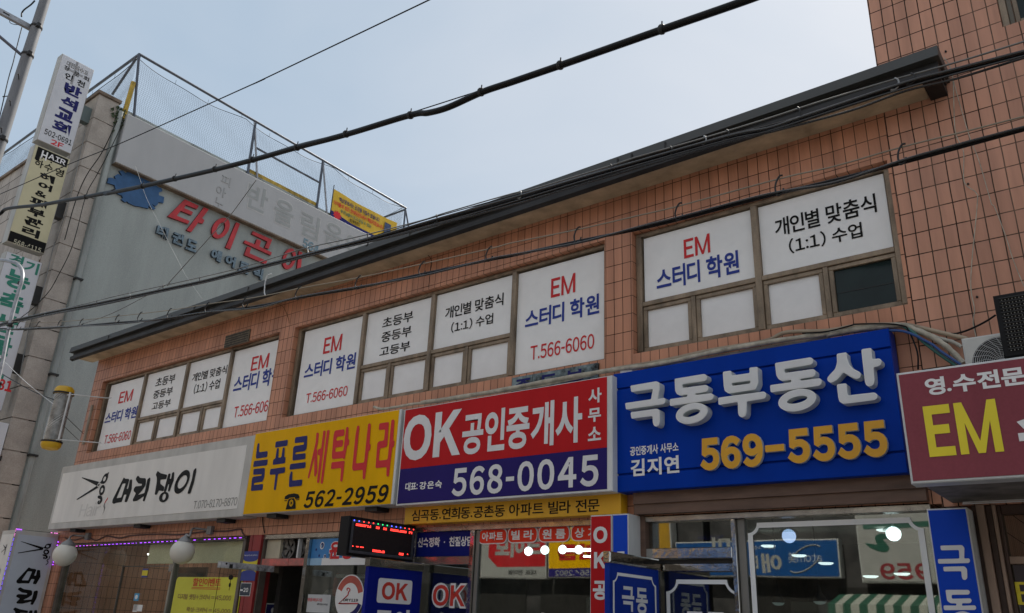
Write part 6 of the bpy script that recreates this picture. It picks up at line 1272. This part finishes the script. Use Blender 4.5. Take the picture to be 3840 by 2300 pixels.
def remap(F1, items, F2, box):
    lps = [loops_of(F1, 'N1', it) for it in items]; al = [p for l in lps for lp in l for p in lp]
    x0_, x1_ = min(p[0] for p in al), max(p[0] for p in al); y0_, y1_ = min(p[1] for p in al), max(p[1] for p in al)
    return [[[(box[0]+(p[0]-x0_)/(x1_-x0_)*(box[2]-box[0]), box[1]+(p[1]-y0_)/(y1_-y0_)*(box[3]-box[1])) for p in lp] for lp in l] for l in lps]
FSA = FY(-.224)
def cb(F, c, w_, h_): return (c[0]-w_/2, c[1]-h_/2, c[0]+w_/2, c[1]+h_/2)
Fq = FAx.up(.004)
def put_logo(F, specs, name):
    g = G(); k = 0
    for items, c, w_, h_ in specs:
        for lp in remap(FSA, items, F, cb(F, c, w_, h_)): g.poly(F, lp, BLACK, .003+.0004*(k % 9)); k += 1
    g.put(name, ss)
sc = Fq.q('L7', 285, 425); put_logo(Fq, [(SC_SCIS, sc, .46, .24)], 'scissors_emblem')
m_ = Fq.q('L7', 205, 825); r2 = Fq.q('L7', 165, 1140); j_ = (2*r2[0]-m_[0], 2*r2[1]-m_[1])
put_logo(Fq, [(SC_MERI[0:1], m_, .33, .24), (SC_MERI[1:2], r2, .30, .24), (SC_MERI[2:5], j_, .36, .25)], 'lettering')
Fq2 = FAl.up(.004); c = (xl_+(XA-xl_)*.5, sc[1]-.02); put_logo(Fq2, [(SC_SCIS, c, .15, .16), (SC_MERI[0:1], (c[0], m_[1]), .15, .2), (SC_MERI[1:2], (c[0], r2[1]), .15, .2)], 'side_lettering')
g = G(); q_ = [Fq.q('L7', x, y) for x, y in ((520, 520), (510, 560), (478, 585), (495, 620), (460, 655))]; g.tube(smooth([Fq.P(a_, b_, .004) for a_, b_ in q_]), .006, BLACK, 5); g.put('curl_emblem', ss)
g = G(); g.box(xl_+.02, XA-.02, ya0+.1, ya1-.1, .12, .6, BRACKET); g.put('stand_foot', ss)

# globe lamps --------------------------------------------------------------------------------------------------------------------------------------
GLOBE = mat('milk_glass_globe', (.66, .64, .57), .35, var=.04, scale=3); LGREY = mat('lamp_arm_grey', (.25, .25, .25), .5, metal=.4)
for reg, x, y, r_px, lab, arm_ in (('S1', 470, 1060, 70, 'white globe lamp on a curved arm beside the upright lightbox', (('S1', 490, 990), ('S1', 500, 955), ('S1', 512, 930), ('S1', 545, 921), ('S1', 640, 928))), ('S2', 85, 1040, 78, 'white globe lamp on a curved arm in front of the beige blind', (('S2', 120, 960), ('S2', 138, 925), ('S2', 150, 888), ('S2', 175, 870), ('S2', 290, 884)))):
    Yg = -.32; c = pt(reg, x, y, Y=Yg); d = (c-EYE).length; R_ = r_px*_K2/F_PX*d*.98
    lamp = thing('globe_lamp', c, lab, 'lamp', 'globe lamps under the salon sign')
    g = G(); g.ball(c, R_, GLOBE, 32); g.put('globe', lamp)
    g = G(); t_ = c+Vector((.03, .03, R_*.97)); g.lathe(c+Vector((.01, .01, R_*.80)), [(R_*.62, 0), (R_*.55, .03), (R_*.2, .075), (.012, .10)], LGREY, 20)
    pts = [c+Vector((.01, .01, R_*.8+.09))] + [pt(*p, Y=Yg+(.30*(i/3.0)**1.2)) for i, p in enumerate(arm_[1:])]; pts[-1].y = -.012; g.tube(smooth(pts), .013, LGREY, 8); g.put('arm', lamp)
    p = pts[-1]; g = G(); g.box(p.x-.05, p.x+.05, -.05, -.001, p.z-.05, p.z+.05, LGREY); g.put('junction_box', lamp)
wire('lamp_feed_wire', 'dark wire looping along the tiles above the salon window', regl('L7', (760, 240), (900, 270), (1100, 225), (1240, 275), (1400, 210), (1600, 240), (1800, 200), (2200, 180), (2478, 190)) + regl('S2', (150, 905), (280, 890), (400, 890), (505, 875), (520, 900), (545, 945)), -.015, .009, mat('brown_wire', (.06, .03, .025), .5))
wire('pillar_wire', 'thin dark wire hanging down the tiles below the yellow sign', regl('L1', (685, 150), (690, 250), (705, 330), (712, 372)), -.01, .006)
# fairy lights -------------------------------------------------------------------------------------------------------------------------------------
LV = mat('violet_led', (.3, .05, .5), .4, emit=((.38, .06, 1.0), 2.0)); LBV = mat('blue_violet_led', (.1, .05, .5), .4, emit=((.16, .08, 1.0), 1.5)); LPK = mat('pink_led', (.5, .1, .4), .4, emit=((1.0, .22, .75), 1.0))
fl = thing('fairy_lights', (-11.5, -.03, 2.4), 'string of violet fairy lights running along the top of the salon window', 'lights')
g = G(); a = pt('L7', 870, 372, Y=-.03); b = pt('S2', 530, 938, Y=-.03); g.tube([a, b], .006, BRACKET, 5); g.put('wire', fl)
g = G(); n_ = 40
for i in range(n_):
    t = (i+.5)/n_; p = a.lerp(b, t)
    for k in range(3): 
        if random.random() < .8: g.box(p.x-.022+.018*k, p.x-.015+.018*k, -.044, -.036, p.z-.002, p.z+.005, LPK if (i < 9 and random.random() < .5) else LV)
g.put('diodes', fl)
fl2 = thing('stand_fairy_lights', (XA, ya0, 2.0), 'string of blue violet fairy lights wound along the edge of the upright lightbox', 'lights')
e0 = FAx.P(ya0, zt_, .012); e1 = FAx.P(ya0, .9, .012); e2 = FAx.P(ya1, zt_+.0, .012)
g = G(); g.tube([e2+Vector((0, 0, .01)), e0+Vector((0, -.005, .01)), e1+Vector((0, -.005, 0))], .005, BRACKET, 5); g.put('wire', fl2)
g = G()
for i in range(24):
    p = e0.lerp(e1, (i+.3)/24)
    for k in range(3): z = p.z+.018*k; g.box(p.x-.002, p.x+.005, p.y-.010, p.y-.002, z-.004, z+.004, LBV if i > 1 else LPK)
for i, t in enumerate((.02, .06, .10, .8, .88, .93)):
    p = e0.lerp(e2, t); g.box(p.x-.002, p.x+.008, p.y-.01, p.y+.01, p.z+.005, p.z+.016, LV if i < 3 else LPK)
for z in (zt_-.12, zt_-.17, zt_-.42, zt_-.46): g.box(XA+.05, XA+.062, ya1-.02, ya1-.008, z-.008, z+.008, LV)
g.put('diodes', fl2)

# lamps inside the offices -----------------------------------------------------------------------------------------------------------------------------
for i, (x, y) in enumerate(((783, 663), (1000, 648), (1235, 640), (1450, 642))):
    p = pt('L3', x, y, Y=1.6); R_ = 54*.28302/F_PX*(p-EYE).length; t = thing('ceiling_globe', p, ('first', 'second', 'third', 'fourth')[i] + ' glowing round bulb from the left in the row inside the estate office', 'lamp', 'glowing bulbs in the estate office')
    g = G(); g.ball(p, R_, LAMPW, 20); g.put('bulb', t); g = G(); g.tube([p+Vector((0, 0, R_*.9)), (p.x, p.y, 2.58)], .01, LGREY, 6); g.put('stem', t)
for i, (x0_, x1_, y_) in enumerate(((1290, 1395, 648), (1508, 1640, 645), (1515, 1605, 730), (908, 965, 598))):
    a = pt('L3', x0_, y_, Y=2.3); b = pt('L3', x1_, y_+2, Y=2.3); g = G(); g.tube([a, b], .018 if i < 2 else .012, TUBEW, 8); g.put('tube_light', label=('lit tube between the third and fourth bulbs in the estate office', 'lit tube right of the fourth bulb in the estate office', 'low thin lit tube below the fourth bulb in the estate office', 'thin lit tube above the second bulb in the estate office')[i], cat='lamp')
HOOD = glass_mat('glass_lamp_hood', (.75, .85, .85), .18, .1)
for i, (x, y) in enumerate(((560, 462), (1945, 432))):
    p = pt('L5', x, y, Y=.9); R_ = 82*.28302/F_PX*(p-EYE).length; t = thing('hooded_bulb', p, ('bluish lit bulb under a glass hood left in the blue office window', 'white lit bulb under a glass hood near the wide blue upright sign')[i], 'lamp')
    g = G(); g.ball(p, R_, mat('bluish_bulb', (.8, .85, 1), .4, emit=((.50, .62, 1.0), 1.1)) if i == 0 else LAMPW, 22); g.put('bulb', t)
    g = G(); g.lathe(p+Vector((0, 0, R_*.45)), [(R_*1.35, 0), (R_*1.3, R_*.25), (R_*.9, R_*.55), (R_*.3, R_*.7)], HOOD, 24); g.put('hood', t)
    g = G(); g.tube([p+Vector((0, 0, R_)), (p.x, p.y, 2.58)], .008, LGREY, 6); g.put('stem', t)
for i, (x, y) in enumerate(((285, 612), (695, 740), (1052, 843), (1822, 402), (1645, 1018), (2060, 985))):
    p = pt('L5', x, y, Y=2.4); R_ = 84*.28302/F_PX*(p-EYE).length; g = G(); g.lathe(p, [(.001, 0), (R_*.7, .002), (R_, .012), (R_, .02), (.001, .021)], mat('lit_disc', (.8, .85, .85), .4, emit=((.85, .95, .95), 1.3)), 24); g.put('disc_light', loc=p, label=('flat lit disc below the bluish bulb', 'flat lit disc in front of the mirrored oval emblem', 'flat lit disc at the right end of the mirrored blue sign', 'flat lit disc just left of the white hooded bulb', 'lowest flat lit disc, below the mirrored green brush mark', 'flat lit disc half hidden by the white line frame')[i], cat='lamp', group='flat lit discs in the blue office')
for i, (x, y) in enumerate(((420, 1345), (970, 1330))):
    p = pt('L5', x, y, Y=1.2); R_ = 78*.28302/F_PX*(p-EYE).length; t = thing('pendant_lamp', p, ('unlit dark pendant lamp on the left inside the blue office', 'unlit dark pendant lamp inside the blue office beside the striped awning reflection')[i], 'lamp', 'dark pendant lamps in the blue office')
    g = G(); g.lathe(p, [(R_, 0), (R_*.9, R_*.5), (R_*.35, R_*1.3), (R_*.2, R_*2.2), (.004, R_*2.4)], BRACKET, 24); g.put('shade', t)
    g = G(); g.lathe(p+Vector((0, 0, .0)), [(.001, -R_*.45), (R_*.6, -R_*.35), (R_*.95, 0)], mat('faint_glow_diffuser', (.35, .42, .40), .4, emit=((.5, .62, .6), .12)), 24); g.put('diffuser', t)  # slight glow put into the diffuser though the lamp is unlit
    g = G(); g.tube([p+Vector((0, 0, R_*2.3)), (p.x, p.y, 2.58)], .005, BRACKET, 5); g.put('cord', t)
for x0_, x1_, lab, Yw, m_ in ((-3.1, -2.7, 'dark filing cabinet in the blue office', 2.5, 'grey_cabinet'), (-5.6, -5.0, 'dark filing cabinet in the estate office', 2.6, 'grey_cabinet')):
    g = G(); g.box(x0_, x1_, Yw, Yw+.4, .12, 1.9, mat(m_, (.2, .2, .18), .5)); 
    for k in range(4): g.box(x0_+.03, x1_-.03, Yw-.012, Yw-.001, .2+.42*k, .55+.42*k, mat('cabinet_drawer', (.14, .14, .13), .5))
    g.put('filing_cabinet', label=lab, cat='cabinet')

# the other side of the street, seen in the shop glass -----------------------------------------------------------------------------------------------------
YO = -13.0; FO_ = OPP(YO); VZ = FY(2*.046+13.0)
def op(reg, x, y): a, b = VZ.q(reg, x, y); return (-a, b)           # right along the far side is -X
def obox(tl, br): a = op(*tl); b = op(*br); return (min(a[0], b[0]), min(a[1], b[1]), max(a[0], b[0]), max(a[1], b[1]))
OWALL = tile_mat('far_brick', (.42, .30, .22), (.36, .26, .19), (.4, .36, .32), .2, .07, .008, (0, 0, 0), .5, .8, .4, .3); OGREY = mat('far_render', (.62, .57, .50), .8, var=.15, scale=1.5, streak=4)
for i, (x0_, x1_, h_, m_, lab) in enumerate(((-46, -22.2, 9.5, OGREY, 'grey rendered block, made tall to shade the far end of the shops'), (-22, -9.2, 7.5, OWALL, 'brick building across the street mirrored in the estate office glass'), (-9.0, 16, 6.2, OGREY, 'low grey shop building across the street mirrored in the blue office glass'))):  # heights rise leftwards to shade that end; ground floors dark to dim reflections
    t = thing('far_building', ((x0_+x1_)/2, YO-4, 0), lab, 'building'); g = G(); g.box(x0_, x1_, YO-9, YO-.35, 4.7, h_, m_); g.box(x0_, x1_, YO-9, YO-.36, .12, 4.7, mat('far_dark_front', (.05, .045, .042), .7, var=.4, scale=2)); g.put('wall', t)
    g = G()
    for k in range(int((x1_-x0_)/2.4)):
        xx = x0_+.6+2.4*k; g.box(xx, xx+1.5, YO-.36, YO-.32, 4.9, 5.7, DARKGLASS); g.box(xx, xx+1.9, YO-.36, YO-.33, .3, 2.6, mat('far_shop_glass', (.03, .028, .025), .4, spec=.2))
    g.put('windows', t)
def osign(name, label, box, face, depth=.3):
    t = thing(name, (-(box[0]+box[2])/2, YO, box[1]), label, 'shop sign'); g = G(); g.slab(FO_, *box, -depth, 0, SGREY, .01); g.put('cabinet', t); g = G(); g.slab(FO_, box[0]+.03, box[1]+.03, box[2]-.03, box[3]-.03, .001, .01, face); g.put('face', t); return t
Fo = FO_.up(.01)
OBLUE = mat('far_sign_blue', (.004, .07, .24), .4, var=.08); OWH = mat('far_sign_white', (.34, .33, .30), .5, var=.08)
b0 = op('L5', 1195, 490); b1 = op('L4', 880, 310); b2 = op('L5', 600, 1010)
bb_ = (min(b0[0], b1[0]), b2[1], max(b0[0], b1[0]), b0[1])
t = osign('far_blue_sign', 'mirrored sky blue shop sign with pale lettering and an oval emblem', bb_, OBLUE)
g = G()
for s_, tl, br in (('애', ('L5', 455, 690), ('L5', 205, 960)), ('터', ('L5', 140, 700), ('L4', 1880, 960)), ('미', ('L4', 1610, 470), ('L4', 1390, 700))): g.text(Fo, s_, OWH, obox(tl, br), .03, .005)
g.text(Fo, 'atom美', mat('far_print', (.42, .46, .52), .5), obox(('L5', 980, 670), ('L5', 555, 815)), .0, .005); g.text(Fo, 'Tel.123_2254', NAVY, obox(('L4', 1530, 450), ('L4', 1185, 505)), 0, .005); g.text(Fo, '영롱한 소중미', mat('far_print', (.42, .46, .52), .5), obox(('L5', 385, 585), ('L4', 1870, 640)), 0, .005); g.put('lettering', t)
g = G(); c = op('L5', 770, 760); W_ = abs(op('L5', 990, 760)[0]-c[0]); H_ = abs(op('L5', 770, 570)[1]-c[1]); ell = ellipse(c, (W_, -H_*.45), (-W_*.15, H_*.85), 48); g.tube([Fo.P(a_, b_, .006) for a_, b_ in ell[3:21]], .014, OWH, 5); g.tube([Fo.P(a_, b_, .006) for a_, b_ in ell[27:45]], .014, OWH, 5); g.put('oval_emblem', t)
w0 = op('L5', 1430, 200); w1 = op('L6', 470, 1160); w2 = op('L5', 1700, 1085)
wb = (min(w0[0], w1[0]-1.2), w2[1], max(w0[0], w1[0]), w0[1]+.35)
t = osign('far_white_sign', 'mirrored white shop sign with green brush marks and red digits', wb, OWH)
g = G(); g.text(Fo, '959', mat('far_red', (.25, .015, .02), .5), obox(('L6', 415, 945), ('L5', 1785, 1045)), .03, .005)
g.put('number', t)
GRB = mat('far_green_brush', (.012, .09, .055), .5); g = G()
g.poly(Fo, [rounded([op('L5', x, y) for x, y in ((1530, 300), (2480, 255), (2480, 330), (1540, 370))], .05)], GRB, .005)
g.poly(Fo, [rounded([op('L5', x, y) for x, y in ((1555, 545), (1740, 580), (1690, 480), (1750, 425), (1880, 430), (1900, 490), (1800, 500), (1840, 540), (1900, 620), (1860, 672), (1760, 665), (1640, 620))], .06)], GRB, .0055); g.put('brush_marks', t)
# awning with green and white stripes
aw = thing('striped_awning', (-(wb[0]+wb[2])/2, YO+.5, 2.0), 'mirrored green and white striped shop awning below the white sign', 'awning')
z1 = op('L5', 1600, 1240)[1]; z2 = op('L5', 1600, 1390)[1]; zlo = op('L5', 1600, 1484)[1]; ux0 = wb[0]-.4; ux1 = op('L5', 1250, 1380)[0]
AG = mat('awning_green', (.012, .075, .04), .7); AW = mat('awning_white', (.36, .36, .30), .7); g = G(); n_ = 22
for k in range(n_):
    a_ = ux0+(ux1-ux0)*k/n_; b_ = ux0+(ux1-ux0)*(k+1)/n_; m_ = AG if k % 2 else AW
    g.add([FO_.P(a_, z1, .05), FO_.P(b_, z1, .05), FO_.P(b_, z2, .9), FO_.P(a_, z2, .9)], [(3, 2, 1, 0)], m_); g.add([FO_.P(a_, z2, .9), FO_.P(b_, z2, .9), FO_.P(b_, zlo-.2, .92), FO_.P(a_, zlo-.2, .92)], [(3, 2, 1, 0)], m_)
g.put('cloth', aw)
rb = obox(('L3', 1015, 545), ('L3', 110, 1020)); rb = (rb[0], rb[1], rb[2]+.4, rb[3]+.9)
t = osign('far_red_white_sign', 'mirrored red and white sign with bold pale letters behind the pill stickers', rb, OWH)
zm_ = op('L3', 700, 868)[1]; g = G(); e = op('L3', 365, 870); g.poly(Fo, [[(rb[0]+.03, zm_), (e[0], zm_), (op('L3', 250, 740)[0], op('L3', 250, 740)[1]), (op('L3', 250, 740)[0], rb[3]-.03), (rb[0]+.03, rb[3]-.03)]], SRED, .004); g.put('red_field', t)
g = G(); g.text(Fo, '크이모', OWH, obox(('L3', 945, 470), ('L3', 335, 745)), .06, .008); g.text(Fo, '대표 전미영', BLACK, obox(('L3', 878, 910), ('L3', 520, 975)), .02, .005); g.put('lettering', t)
yb = obox(('L3', 1900, 545), ('L3', 1030, 1015)); yb = (yb[0], yb[1], yb[2], yb[3]+.9); t = osign('far_yellow_sign', 'mirrored yellow sign with red letters and navy number strip in the estate office glass', yb, SYEL)
zn = op('L3', 1300, 890)[1]; g = G(); g.slab(Fo, yb[0]+.03, yb[1]+.03, yb[2]-.03, zn, 0, .004, SNAVY); g.text(Fo, '.564.2902', OWH, obox(('L3', 1610, 915), ('L3', 1138, 990)), .02, .008); g.text(Fo, '민물', SRED, obox(('L3', 1700, 560), ('L3', 1170, 785)), .07, .005); g.put('lettering', t)
ob = obox(('L4', 830, 250), ('L4', 610, 620)); t = osign('far_ochre_sign', 'mirrored ochre upright panel left of the mirrored blue sign', (ob[0], ob[1]-.3, ob[2], ob[3]+.5), mat('far_ochre', (.45, .24, .01), .5))
bpy.data.objects.remove(_fo)
